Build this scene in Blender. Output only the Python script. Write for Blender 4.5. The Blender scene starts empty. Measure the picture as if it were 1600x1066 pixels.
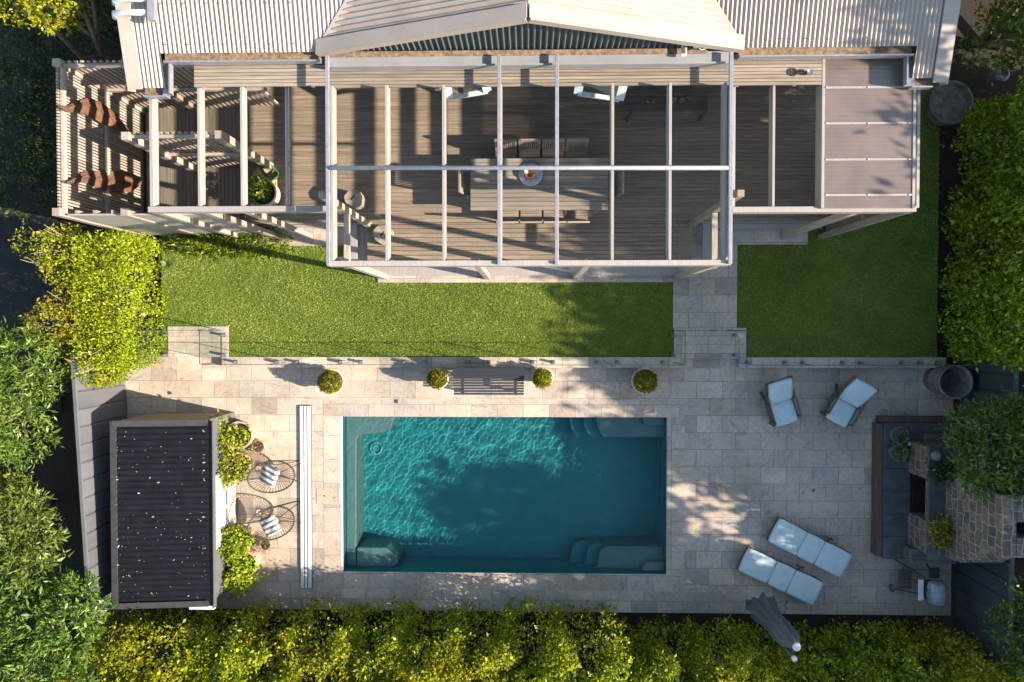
import bpy, math, random
import numpy as np
from mathutils import Vector, Matrix
RAD = math.radians
random.seed(11); rng = np.random.default_rng(11)
SC = bpy.context.scene; COL = SC.collection
# ------------------------------------------------------------------ camera, sky, sun, exposure
H, F, NX, NY = 16.3, 1067.0, 825.0, 512.0        # drone height (m), focal length (px), nadir pixel of the photograph
nad = Vector(((NX-800)/F, (533-NY)/F, -1.0)).normalized()
ROT = nad.rotation_difference(Vector((0, 0, -1)))
cd = bpy.data.cameras.new('drone_camera'); cam = bpy.data.objects.new('drone_camera', cd); COL.objects.link(cam)
cam.location = (0, 0, H); cam.rotation_mode = 'QUATERNION'; cam.rotation_quaternion = ROT
cd.sensor_width = 36; cd.lens = F/1600*36; cd.clip_start = .1; cd.clip_end = 400
SC.camera = cam
EL, AZ = RAD(27.5), RAD(11.5)                    # sun elevation; light runs left and AZ up the picture
wd = bpy.data.worlds.new('World'); SC.world = wd; wd.use_nodes = True
nt = wd.node_tree; bg = nt.nodes['Background']; sk = nt.nodes.new('ShaderNodeTexSky')
sk.sky_type = 'NISHITA'; sk.sun_disc = False; sk.sun_elevation = EL; sk.sun_rotation = RAD(101.5)
sk.air_density = 1.0; sk.dust_density = .6; sk.ozone_density = 1.2
tn = nt.nodes.new('ShaderNodeMixRGB'); tn.blend_type = 'MULTIPLY'; tn.inputs[0].default_value = 1; tn.inputs[2].default_value = (1.10, 1.03, .90, 1)
nt.links.new(sk.outputs[0], tn.inputs[1]); nt.links.new(tn.outputs[0], bg.inputs[0]); bg.inputs[1].default_value = .11
sd = bpy.data.lights.new('sun', 'SUN'); sun = bpy.data.objects.new('sun', sd); COL.objects.link(sun)
sd.energy = 4.6; sd.angle = RAD(.5); sd.color = (1, .86, .70)
sdir = Vector((-math.cos(EL)*math.cos(AZ), math.cos(EL)*math.sin(AZ), -math.sin(EL)))
sun.rotation_mode = 'QUATERNION'; sun.rotation_quaternion = sdir.to_track_quat('-Z', 'Y')
sun.location = (20, -4, 12)
SC.view_settings.view_transform = 'Standard'; SC.view_settings.look = 'None'
SC.view_settings.exposure = 1.54; SC.view_settings.gamma = 1
SC.render.engine = 'CYCLES'
cy = SC.cycles
cy.use_denoising = True; cy.max_bounces = 10; cy.transparent_max_bounces = 24; cy.transmission_bounces = 8
cy.sample_clamp_indirect = 6; cy.caustics_refractive = True; cy.caustics_reflective = False
sd.cycles.is_caustics_light = True

def W(px, py, z=0.0):
    "point at height z seen at pixel (px, py) of the photograph"
    px = px or 825; py = py or 230          # a zero stands for a coordinate that is not needed
    d = ROT @ Vector(((px-800)/F, (533-py)/F, -1))
    t = (H-z)/(-d.z)
    return Vector((d.x*t, d.y*t, z))
# ------------------------------------------------------------------ tagging and mesh helpers
def tag(o, label=None, cat=None, group=None, kind=None):
    if label: o['label'] = label
    if cat: o['category'] = cat
    if group: o['group'] = group
    if kind: o['kind'] = kind
    return o
def thing(name, label, cat, loc=(0, 0, 0), rz=0, group=None):
    o = bpy.data.objects.new(name, None); COL.objects.link(o); o.empty_display_size = .2
    o.location = loc; o.rotation_euler = (0, 0, rz)
    return tag(o, label, cat, group)
def origin(o):
    v = Vector((0, 0, 0))
    while o is not None: v += Vector(o.location); o = o.parent
    return v
def dup(o, parent=None, **kw):
    c = o.copy(); COL.objects.link(c)
    if parent is not None: c.parent = parent
    for ch in list(o.children): dup(ch, c)
    for k, v in kw.items():
        if k == 'loc': c.location = v
        elif k == 'rz': c.rotation_euler = (0, 0, v)
        else: c[k] = v
    return c
class MB:
    def __init__(s): s.v = []; s.f = []; s.r = []; s.m = []
    def add(s, vs, fs, rnd=None, mi=0):
        b = len(s.v); s.v += [tuple(v) for v in vs]
        q = random.random() if rnd is None else rnd
        for f in fs: s.f.append([i+b for i in f]); s.r.append(q); s.m.append(mi)
        return s
    def hexa(s, p, rnd=None, mi=0):   # 4 bottom + 4 top, both counter-clockwise
        return s.add(p, [(3, 2, 1, 0), (4, 5, 6, 7), (0, 1, 5, 4), (1, 2, 6, 5), (2, 3, 7, 6), (3, 0, 4, 7)], rnd, mi)
    def bx(s, x0, x1, y0, y1, z0, z1, rnd=None, mi=0):
        x0, x1 = min(x0, x1), max(x0, x1); y0, y1 = min(y0, y1), max(y0, y1)
        return s.hexa([(x0, y0, z0), (x1, y0, z0), (x1, y1, z0), (x0, y1, z0), (x0, y0, z1), (x1, y0, z1), (x1, y1, z1), (x0, y1, z1)], rnd, mi)
    def box(s, c, size, M=None, rnd=None, mi=0):
        hx, hy, hz = [q/2 for q in size]
        p = [Vector(q) for q in ((-hx, -hy, -hz), (hx, -hy, -hz), (hx, hy, -hz), (-hx, hy, -hz), (-hx, -hy, hz), (hx, -hy, hz), (hx, hy, hz), (-hx, hy, hz))]
        if M is not None: p = [M @ q for q in p]
        return s.hexa([q+Vector(c) for q in p], rnd, mi)
    def beam(s, a, b, w, h, up=(0, 0, 1), rnd=None, mi=0):
        a, b = Vector(a), Vector(b); d = (b-a).normalized(); up = Vector(up)
        if abs(d.dot(up)) > .98: up = Vector((0, 1, 0))
        sx = d.cross(up).normalized(); uz = sx.cross(d)
        q = lambda c, i, j: c+sx*(i*w/2)+uz*(j*h/2)
        return s.hexa([q(a, -1, -1), q(b, -1, -1), q(b, 1, -1), q(a, 1, -1), q(a, -1, 1), q(b, -1, 1), q(b, 1, 1), q(a, 1, 1)][::1], rnd, mi)
    def tube(s, pts, r, n=8, closed=False, rnd=None, mi=0):
        pts = [Vector(p) for p in pts]; N = len(pts); rs = r if isinstance(r, (list, tuple)) else [r]*N
        vs = []; fs = []; ref = None
        for i, p in enumerate(pts):
            t = (pts[(i+1) % N]-pts[i-1]) if closed else (pts[min(i+1, N-1)]-pts[max(i-1, 0)])
            t.normalize()
            if ref is None: ref = t.orthogonal().normalized()
            ref = (ref-t*ref.dot(t)).normalized(); bi = t.cross(ref)
            for k in range(n):
                a = 2*math.pi*k/n; vs.append(p+(ref*math.cos(a)+bi*math.sin(a))*rs[i])
        for i in range(N if closed else N-1):
            j = (i+1) % N
            for k in range(n): fs.append((i*n+k, i*n+(k+1) % n, j*n+(k+1) % n, j*n+k))
        if not closed: fs += [tuple(range(n))[::-1], tuple((N-1)*n+k for k in range(n))]
        return s.add(vs, fs, rnd, mi)
    def lathe(s, c, prof, n=28, rnd=None, mi=0, wob=None, cap=True):
        c = Vector(c); vs = []; fs = []
        for i, (r, z) in enumerate(prof):
            for k in range(n):
                a = 2*math.pi*k/n; rr = r*(wob(a, i) if wob else 1)
                vs.append(c+Vector((rr*math.cos(a), rr*math.sin(a), z)))
        for i in range(len(prof)-1):
            for k in range(n): fs.append((i*n+k, i*n+(k+1) % n, (i+1)*n+(k+1) % n, (i+1)*n+k))
        if cap: fs += [tuple(range(n))[::-1], tuple((len(prof)-1)*n+k for k in range(n))]
        return s.add(vs, fs, rnd, mi)
    def prism(s, poly, z0, z1, rnd=None, mi=0):
        A = sum(poly[i][0]*poly[(i+1) % len(poly)][1]-poly[(i+1) % len(poly)][0]*poly[i][1] for i in range(len(poly)))
        if A < 0: poly = poly[::-1]
        n = len(poly); vs = [(p[0], p[1], z0) for p in poly]+[(p[0], p[1], z1) for p in poly]
        return s.add(vs, [tuple(range(n))[::-1], tuple(range(n, 2*n))]+[(i, (i+1) % n, n+(i+1) % n, n+i) for i in range(n)], rnd, mi)
    def build(s, name, mat, parent=None, smooth=False, bevel=0, local=False):
        o_ = Vector((0, 0, 0)) if (parent is None or local) else origin(parent)
        me = bpy.data.meshes.new(name)
        me.from_pydata([(v[0]-o_.x, v[1]-o_.y, v[2]-o_.z) for v in s.v], [], s.f)
        for m in (mat if isinstance(mat, (list, tuple)) else [mat]): me.materials.append(m)
        me.polygons.foreach_set('material_index', s.m)
        a = me.attributes.new('rnd', 'FLOAT', 'FACE'); a.data.foreach_set('value', s.r)
        if smooth: me.shade_smooth()
        me.update()
        ob = bpy.data.objects.new(name, me); COL.objects.link(ob)
        if parent is not None: ob.parent = parent
        if bevel:
            bm = ob.modifiers.new('bevel', 'BEVEL'); bm.width = bevel; bm.segments = 2; bm.limit_method = 'ANGLE'
        return ob
def npmesh(name, V, n_per, rnd, mat, parent=None):
    "many separate polygons of n_per corners each; V is (N*n_per, 3) in world space"
    me = bpy.data.meshes.new(name); N = len(V)//n_per
    if parent is not None: V = V-np.array(origin(parent))
    me.vertices.add(len(V)); me.vertices.foreach_set('co', V.astype(np.float32).ravel())
    me.loops.add(len(V)); me.loops.foreach_set('vertex_index', np.arange(len(V), dtype=np.int32))
    me.polygons.add(N); me.polygons.foreach_set('loop_start', np.arange(0, len(V), n_per, dtype=np.int32))
    me.update(calc_edges=True)
    a = me.attributes.new('rnd', 'FLOAT', 'FACE'); a.data.foreach_set('value', rnd.astype(np.float32))
    me.materials.append(mat)
    ob = bpy.data.objects.new(name, me); COL.objects.link(ob)
    if parent is not None: ob.parent = parent
    return ob
# ------------------------------------------------------------------ materials
class NT:
    def __init__(s, name):
        s.m = bpy.data.materials.new(name); s.m.use_nodes = True; s.t = s.m.node_tree; s.t.nodes.clear()
        s.out = s.n('OutputMaterial')
    def n(s, typ, **kw):
        nd = s.t.nodes.new('ShaderNode'+typ)
        for k, v in kw.items():
            if k.startswith('i_'):
                key = k[2:]; key = int(key) if key.isdigit() else key.replace('_', ' ')
                nd.inputs[key].default_value = v
            else: setattr(nd, k, v)
        return nd
    def l(s, a, b): s.t.links.new(a, b); return s
    def ramp(s, fac, stops):
        r = s.n('ValToRGB'); e = r.color_ramp.elements
        while len(e) < len(stops): e.new(.5)
        for i, (p, c) in enumerate(stops): e[i].position = p; e[i].color = (*c, 1) if len(c) == 3 else c
        s.l(fac, r.inputs[0]); return r.outputs[0]
    def mix(s, f, a, b, typ='MIX'):
        m = s.n('MixRGB', blend_type=typ)
        for k, q in zip((0, 1, 2), (f, a, b)):
            if hasattr(q, 'is_linked'): s.l(q, m.inputs[k])
            else: m.inputs[k].default_value = q if k == 0 else (*q, 1)
        return m.outputs[0]
    def math(s, op, a, b=0.0, clamp=False):
        m = s.n('Math', operation=op, use_clamp=clamp)
        for k, q in enumerate((a, b)):
            if hasattr(q, 'is_linked'): s.l(q, m.inputs[k])
            else: m.inputs[k].default_value = q
        return m.outputs[0]
    def coords(s, scale=(1, 1, 1), rot=(0, 0, 0), loc=(0, 0, 0)):
        t = s.n('TexCoord'); mp = s.n('Mapping'); mp.inputs['Scale'].default_value = scale
        mp.inputs['Rotation'].default_value = rot; mp.inputs['Location'].default_value = loc
        s.l(t.outputs['Object'], mp.inputs[0]); return mp.outputs[0]
    def noise(s, vec, scale, detail=5, rough=.6, dist=0):
        q = s.n('TexNoise', i_Scale=scale, i_Detail=detail, i_Roughness=rough, i_Distortion=dist); s.l(vec, q.inputs['Vector']); return q.outputs['Fac']
    def pbr(s, col, rough=.6, metal=0, spec=.5, bump=None, bs=.3, bd=.01):
        p = s.n('BsdfPrincipled', i_Metallic=metal)
        p.inputs['Specular IOR Level'].default_value = spec
        for k, q in (('Base Color', col), ('Roughness', rough)):
            if hasattr(q, 'is_linked'): s.l(q, p.inputs[k])
            else: p.inputs[k].default_value = (*q, 1) if k == 'Base Color' else q
        if bump is not None:
            b = s.n('Bump', i_Strength=bs, i_Distance=bd); s.l(bump, b.inputs['Height']); s.l(b.outputs[0], p.inputs['Normal'])
        s.l(p.outputs[0], s.out.inputs[0]); return p
def mat(name, c1, c2=None, rough=.6, scale=6, stretch=(1, 1, 1), bump=0, metal=0, spec=.4, var=0, bd=.01, lo=.35, hi=.65):
    t = NT(name); c2 = c2 or tuple(q*.75 for q in c1)
    v = t.coords(stretch); n1 = t.noise(v, scale)
    col = t.ramp(n1, [(lo, c1), (hi, c2)])
    if var:
        a = t.n('Attribute', attribute_name='rnd'); oi = t.n('ObjectInfo')
        k = t.math('FRACT', t.math('ADD', a.outputs['Fac'], oi.outputs['Random']))
        hs = t.n('HueSaturation'); t.l(col, hs.inputs['Color'])
        t.l(t.math('ADD', t.math('MULTIPLY', k, 2*var), 1-var), hs.inputs['Value']); col = hs.outputs[0]
    t.pbr(col, rough, metal, spec, t.noise(v, scale*4) if bump else None, bump, bd)
    return t.m
M = {}
GX, GY, GZ = (.6, 14, 14), (14, .6, 14), (14, 14, .6)
M['woodx'] = mat('grey_timber_x', (.42, .36, .30), (.27, .22, .18), .75, 3, GX, .3, var=.22)
M['woody'] = mat('grey_timber_y', (.42, .36, .31), (.28, .23, .19), .75, 3, GY, .3, var=.18)
M['woodz'] = mat('grey_timber_z', (.40, .34, .29), (.27, .22, .18), .75, 3, GZ, .3, var=.22)
M['deck'] = mat('decking_x', (.29, .225, .16), (.17, .132, .098), .7, 3, GX, .3, var=.14)
M['decky'] = mat('decking_y', (.20, .17, .14), (.13, .11, .09), .7, 3, GY, .3, var=.2)
M['slat'] = mat('awning_slat', (.33, .275, .22), (.21, .17, .135), .75, 3, GX, .3, var=.2)
M['paint'] = mat('white_painted_timber', (.37, .335, .315), (.28, .255, .24), .6, 4, GY, .2, var=.08)
M['steel'] = mat('galvanised_steel', (.36, .36, .40), (.28, .28, .32), .4, 12, metal=.35)
M['cream'] = mat('cream_roofing', (.43, .365, .32), (.36, .305, .265), .5, 1.3, bump=.05, var=.05)
M['gutter'] = mat('leafy_gutter', (.30, .21, .125), (.12, .085, .06), .8, 14, (1, 1, 1))
M['fascia'] = mat('grey_fascia', (.30, .30, .31), (.26, .26, .27), .5, 2)
M['cladding'] = mat('blue_grey_cladding', (.085, .105, .112), (.065, .08, .088), .5, 3)
M['housewall'] = mat('dark_house_wall', (.06, .06, .065), (.045, .045, .05), .6, 3)
M['darkgrey'] = mat('charcoal_metal', (.055, .055, .06), (.04, .04, .045), .45, 8, var=.1)
M['shedwall'] = mat('grey_shed_wall', (.12, .127, .14), (.095, .10, .11), .6, 4, var=.05)
M['beige'] = mat('beige_shed_wall', (.27, .20, .135), (.22, .16, .11), .7, 5)
M['whitedoor'] = mat('flaking_white_door', (.42, .40, .385), (.16, .09, .06), .7, 4, (1.5, 7, 1.5), .2, lo=.56, hi=.66)
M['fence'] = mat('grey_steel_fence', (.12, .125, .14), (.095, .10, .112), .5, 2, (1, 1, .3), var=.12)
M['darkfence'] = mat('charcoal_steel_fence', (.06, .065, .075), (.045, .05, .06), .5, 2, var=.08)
M['terracotta'] = mat('pale_terracotta', (.56, .40, .29), (.42, .29, .2), .8, 9, bump=.1)
M['creampot'] = mat('cream_pot', (.66, .54, .43), (.52, .42, .33), .7, 9, bump=.1)
M['soil'] = mat('dark_soil', (.035, .026, .018), (.015, .011, .008), .95, 18, bump=.6)
M['slate'] = mat('bluestone_slab', (.10, .11, .12), (.06, .067, .075), .6, 4, bump=.15)
M['oldtimber'] = mat('brown_sleeper', (.16, .11, .08), (.07, .05, .04), .85, 4, GY, .4)
M['rust'] = mat('rusted_steel', (.20, .095, .055), (.10, .048, .032), .8, 7, bump=.3)
M['cush'] = mat('white_cushion', (.54, .66, .69), (.49, .60, .63), .9, 5, bump=.5, bd=.012)  # teal cast of the shade mixed into the white cloth colour
M['teak'] = mat('dark_teak', (.14, .115, .10), (.085, .07, .06), .7, 4, GX, .2, var=.15)
M['white'] = mat('white_powdercoat', (.68, .68, .68), (.60, .60, .60), .4, 10)
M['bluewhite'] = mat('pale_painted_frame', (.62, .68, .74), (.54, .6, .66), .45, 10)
M['black'] = mat('black_steel', (.02, .018, .016), (.03, .026, .022), .45, 10)
M['umb'] = mat('charcoal_canvas', (.12, .125, .13), (.075, .078, .083), .9, 18, bump=.2)
M['bbq'] = mat('grey_grill_lid', (.30, .33, .35), (.25, .28, .30), .35, 6, metal=.3)
M['stump'] = mat('grey_stump', (.40, .33, .26), (.22, .17, .13), .85, 9, (1, 1, .3), .5)
M['wicker'] = mat('straw_basket', (.52, .36, .17), (.36, .24, .11), .8, 30, (1, 1, 2), .5)
M['greentrim'] = mat('green_trim', (.03, .13, .07), (.02, .09, .05), .7, 10)
M['aged'] = mat('weathered_zinc', (.22, .20, .19), (.11, .10, .10), .6, 6, bump=.2)
M['concrete'] = mat('mossy_concrete', (.19, .175, .15), (.085, .08, .065), .9, 7, bump=.3)
M['copper'] = mat('copper_bowl', (.55, .30, .2), (.4, .2, .12), .35, 9, metal=.8)
M['silver'] = mat('silver_tray', (.6, .6, .62), (.5, .5, .52), .25, 9, metal=.9)
M['stem'] = mat('bark', (.16, .12, .085), (.09, .065, .045), .9, 12, bump=.4)
M['twig'] = mat('pale_twig', (.42, .34, .25), (.3, .24, .17), .9, 9)
M['table'] = mat('grey_table_plank', (.27, .23, .185), (.185, .155, .125), .7, 3, GX, .3, var=.15)
M['orange'] = mat('orange_paint', (.5, .13, .04), (.45, .11, .03), .5, 9)
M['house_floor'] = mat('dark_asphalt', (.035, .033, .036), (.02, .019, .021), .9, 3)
M['litter'] = mat('pale_dry_leaf', (.46, .38, .28), (.30, .18, .09), .8, 3, var=.3)
M['bluedrain'] = mat('blue_drain_cover', (.18, .32, .42), (.14, .26, .36), .5, 9)

def leafmat(name, stops, rough=.42, trans=.27):
    t = NT(name); a = t.n('Attribute', attribute_name='rnd')
    k = a.outputs['Fac']
    col = t.ramp(k, stops); oi = t.n('ObjectInfo'); hs = t.n('HueSaturation'); t.l(col, hs.inputs['Color'])
    t.l(t.math('ADD', t.math('MULTIPLY', oi.outputs['Random'], .035), .485), hs.inputs['Hue']); t.l(t.math('ADD', t.math('MULTIPLY', t.math('FRACT', t.math('MULTIPLY', oi.outputs['Random'], 7.3)), .4), .78), hs.inputs['Value']); col = hs.outputs[0]
    p = t.n('BsdfPrincipled'); t.l(col, p.inputs['Base Color']); p.inputs['Roughness'].default_value = rough
    p.inputs['Specular IOR Level'].default_value = .35
    tr = t.n('BsdfTranslucent'); t.l(t.mix(.5, col, t.mix(1, col, (1.25, 1.1, .35), 'MULTIPLY')), tr.inputs[0])
    mx = t.n('MixShader', i_0=trans); t.l(p.outputs[0], mx.inputs[1]); t.l(tr.outputs[0], mx.inputs[2]); t.l(mx.outputs[0], t.out.inputs[0])
    return t.m
M['leaf_yellow'] = leafmat('lime_hedge_leaf', [(0, (.07, .11, .006)), (.4, (.19, .24, .008)), (.75, (.36, .37, .010)), (1, (.58, .50, .02))])
M['leaf_lime'] = leafmat('fresh_hedge_leaf', [(0, (.09, .15, .006)), (.5, (.21, .30, .010)), (.85, (.33, .41, .015)), (1, (.48, .44, .04))])
M['leaf_olive'] = leafmat('olive_hedge_leaf', [(0, (.10, .13, .008)), (.5, (.26, .27, .012)), (.85, (.41, .36, .018)), (1, (.50, .35, .05))])
M['leaf_dark'] = leafmat('dark_hedge_leaf', [(0, (.05, .085, .008)), (.5, (.12, .175, .012)), (.85, (.22, .28, .02)), (1, (.40, .43, .05))])
M['leaf_grey'] = leafmat('grey_green_leaf', [(0, (.032, .062, .010)), (.5, (.11, .17, .026)), (.85, (.21, .28, .05)), (.95, (.30, .35, .13)), (1, (.7, .66, .5))], .35)  # palest stop stands in for white glints on the leaves
M['leaf_hedge'] = leafmat('broad_hedge_leaf', [(0, (.07, .12, .008)), (.5, (.21, .29, .014)), (.85, (.42, .49, .025)), (1, (.7, .72, .10))], .35)  # dark hedge leaf, colour lightened in place of sun on its shaded face
M['leaf_silver'] = leafmat('silver_leaf', [(0, (.04, .07, .012)), (.5, (.10, .15, .025)), (.88, (.17, .22, .05)), (1, (.65, .7, .55))], .3)  # last stop paints silver glints into the olive leaf colour
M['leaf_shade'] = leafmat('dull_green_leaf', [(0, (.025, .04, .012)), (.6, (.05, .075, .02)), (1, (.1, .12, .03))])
M['leaf_box'] = leafmat('box_ball_leaf', [(0, (.07, .09, .008)), (.45, (.19, .19, .015)), (.8, (.38, .30, .025)), (1, (.48, .30, .05))])
M['leaf_dry'] = leafmat('dry_herb_leaf', [(0, (.10, .08, .04)), (.5, (.2, .16, .09)), (1, (.32, .27, .16))])
M['leaf_pot'] = leafmat('lime_pot_leaf', [(0, (.09, .14, .008)), (.5, (.24, .30, .014)), (.9, (.42, .44, .04)), (1, (.52, .42, .05))])
M['petal'] = leafmat('flower_petal', [(0, (.7, .5, .05)), (.5, (.65, .55, .1)), (1, (.6, .15, .3))])
M['blade'] = leafmat('grass_blade', [(0, (.11, .15, .014)), (.45, (.22, .275, .035)), (.8, (.34, .37, .07)), (1, (.46, .43, .15))], .6, .25)

def paving(name, loc, bw=.61, rh=.406, rot=0, dark=1.0):
    t = NT(name); v = t.coords(loc=loc, rot=(0, 0, rot))
    b = t.n('TexBrick', offset=.5, offset_frequency=2, squash=1)
    for k, q in (('Color1', (0, 0, 0, 1)), ('Color2', (1, 1, 1, 1)), ('Mortar', (.5, .5, .5, 1)), ('Scale', 1), ('Mortar Size', .005), ('Mortar Smooth', .2), ('Bias', 0), ('Brick Width', bw), ('Row Height', rh)): b.inputs[k].default_value = q
    t.l(v, b.inputs['Vector']); rb = t.n('SeparateColor'); t.l(b.outputs['Color'], rb.inputs[0]); r = rb.outputs[0]
    vr = t.n('VectorRotate', rotation_type='Z_AXIS'); t.l(v, vr.inputs['Vector']); t.l(t.math('MULTIPLY', r, 25.0), vr.inputs['Angle'])
    mp = t.n('Mapping'); mp.inputs['Scale'].default_value = (1.1, 5.5, 1); t.l(vr.outputs[0], mp.inputs[0])
    def n4(vec, scale, det, dist):
        q = t.n('TexNoise', noise_dimensions='4D', i_Scale=scale, i_Detail=det, i_Roughness=.62, i_Distortion=dist)
        t.l(vec, q.inputs['Vector']); t.l(t.math('MULTIPLY', r, 37.0), q.inputs['W']); return q.outputs['Fac']
    vein = n4(mp.outputs[0], 2.3, 6, 1.2); fine = n4(v, 9, 8, .3); pit = t.noise(v, 55, 3)
    c = t.ramp(vein, [(.30, (.20, .18, .165)), (.40, (.455, .39, .335)), (.50, (.64, .56, .475)), (.58, (.40, .35, .31)), (.63, (.61, .53, .455)), (.74, (.27, .245, .225))])
    c = t.mix(.38, c, t.ramp(fine, [(.3, (.32, .285, .255)), (.52, (.60, .535, .465)), (.75, (.68, .61, .535))]))
    c = t.mix(t.ramp(pit, [(.28, (.75, .75, .75)), (.37, (0, 0, 0))]), c, (.20, .17, .145))
    tint = t.ramp(r, [(0, (.70, .68, .67)), (.25, (1.04, .97, .90)), (.45, (.84, .86, .89)), (.65, (1.06, 1.0, .95)), (.82, (.90, .85, .81)), (1, (1.14, 1.09, 1.02))])
    c = t.mix(1, c, tint, 'MULTIPLY')
    stain = t.noise(v, .55, 5); c = t.mix(1, c, t.ramp(stain, [(.35, (.68*dark, .67*dark, .66*dark)), (.6, (.94*dark, .94*dark, .94*dark))]), 'MULTIPLY')
    c = t.mix(b.outputs['Fac'], c, (.17, .14, .12))
    hgt = t.math('SUBTRACT', t.math('MULTIPLY', fine, .25), b.outputs['Fac'])
    t.pbr(c, .55, 0, .35, hgt, .5, .006)
    return t.m
# ------------------------------------------------------------------ SETTING: ground, patio, lawn, paths
x0p, yTp = W(533, 651).x, W(533, 651).y
x1p, yBp = W(1042, 651).x, W(1042, 897.5).y
def ring(mb, X0, X1, Y0, Y1, hx0, hx1, hy0, hy1, z):
    xs, ys = [X0, hx0, hx1, X1], [Y0, hy0, hy1, Y1]
    vs = [(x, y, z) for y in ys for x in xs]
    fs = [(j*4+i, j*4+i+1, j*4+5+i, j*4+4+i) for j in range(3) for i in range(3) if not (i == 1 and j == 1)]
    mb.add(vs, fs)
g = MB(); ring(g, -90, 90, -90, 90, x0p, x1p, yBp, yTp, -.05)
tag(g.build('ground', M['soil']), kind='structure')
kY = W(800, 574).y; pB = W(800, 955.5).y; xL = W(190, 600).x; xR = W(1490, 600).x
M['pave'] = paving('travertine_paving', (-4.313+.61*8, 1.687+.406*30, 0))
M['cope'] = paving('travertine_coping', (.11, .2, 0), .62, .41)
M['copey'] = paving('travertine_coping_side', (.3, .1, 0), .58, .44, math.pi/2)
M['path'] = paving('travertine_path', (.2, .05, 0), .61, .406)
g = MB(); ring(g, xL, xR, pB, kY, x0p, x1p, yBp, yTp, 0)
tag(g.build('patio_paving', M['pave']), kind='structure')
cw = .43
c = MB(); c.bx(x0p-cw, x0p-.004, yBp, yTp, -.03, .004); c.bx(x1p+.004, x1p+cw, yBp, yTp, -.03, .004)
tag(c.build('pool_side_coping', M['copey'], bevel=.003), kind='structure')
c = MB(); c.bx(x0p-cw, x1p+cw, yTp+.002, yTp+.41, -.03, .004); c.bx(x0p-cw, x1p+cw, yBp-.41, yBp-.002, -.03, .004)
tag(c.build('pool_end_coping', M['cope'], bevel=.003), kind='structure')
ZL = .18
M['turf'] = mat('turf_base', (.13, .17, .025), (.08, .115, .018), .95, 9, bump=.5, lo=.3, hi=.7)
lawnY = W(800, 558, ZL).y
lx0 = W(252, 450, ZL).x; lx1 = W(1466, 400, ZL).x
l = MB(); l.bx(lx0, lx1, lawnY, 6.2, -.05, ZL-.02)
tag(l.build('lawn_soil', M['turf']), kind='structure')
paths = []
def rectpx(a, b, c_, d, z): 
    p, q = W(a, b, z), W(c_, d, z); return (min(p.x, q.x), max(p.x, q.x), min(p.y, q.y), max(p.y, q.y))
for a in ((546, 340, 1110, 413), (590, 413.5, 1052, 441), (1052, 360, 1151, 512), (1145, 352, 1262, 382), (396, 350, 560, 384)): paths.append(rectpx(*a, ZL))
p = MB()
for i, (a, b, c_, d) in enumerate(paths): p.bx(a, b, c_, d, ZL-.1, ZL+.012+.004*i)
tag(p.build('garden_path', M['path'], bevel=.003), kind='structure')
# kerb between lawn and patio, and the landings at the two gates
k = MB()
kx0, kx1 = W(354, 560, ZL).x, W(1053, 560, ZL).x; kx2, kx3 = W(1166, 560, ZL).x, W(1478, 560, ZL).x
for a, b in ((kx0, kx1), (kx2, kx3)): k.bx(a, b, kY, lawnY, -.02, ZL+.012)
la = W(262, 516, ZL); lb = W(354, 510, ZL)
k.bx(la.x, lb.x+.04, W(0, 520, ZL).y, lb.y, -.02, ZL+.014); k.bx(lb.x-.12, lb.x+.038, kY+.02, W(0, 520, ZL).y-.002, -.02, ZL+.014)
k.bx(la.x, lb.x-.124, lawnY-.004, W(0, 520, ZL).y-.002, -.02, .172); k.bx(la.x, lb.x-.124, kY-.06, lawnY-.006, -.02, .012)
ra = W(1053, 512, ZL); rb_ = W(1166, 512, ZL)
k.bx(xL+.02, la.x-.004, kY-.02, lawnY-.004, -.02, .010); k.bx(ra.x+.002, rb_.x-.002, W(0, 538, ZL).y, ra.y-.004, -.02, ZL+.02); k.bx(ra.x+.16, rb_.x-.16, W(0, 560, ZL).y, W(0, 538, ZL).y-.002, -.02, .172); k.bx(ra.x+.16, rb_.x-.16, kY-.02, W(0, 560, ZL).y-.002, -.02, .010)
k.bx(ra.x+.002, ra.x+.158, kY, W(0, 538, ZL).y-.002, -.02, ZL+.013); k.bx(rb_.x-.158, rb_.x-.002, kY, W(0, 538, ZL).y-.002, -.02, ZL+.013)
tag(k.build('lawn_kerb', M['cope'], bevel=.006), kind='structure')
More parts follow.
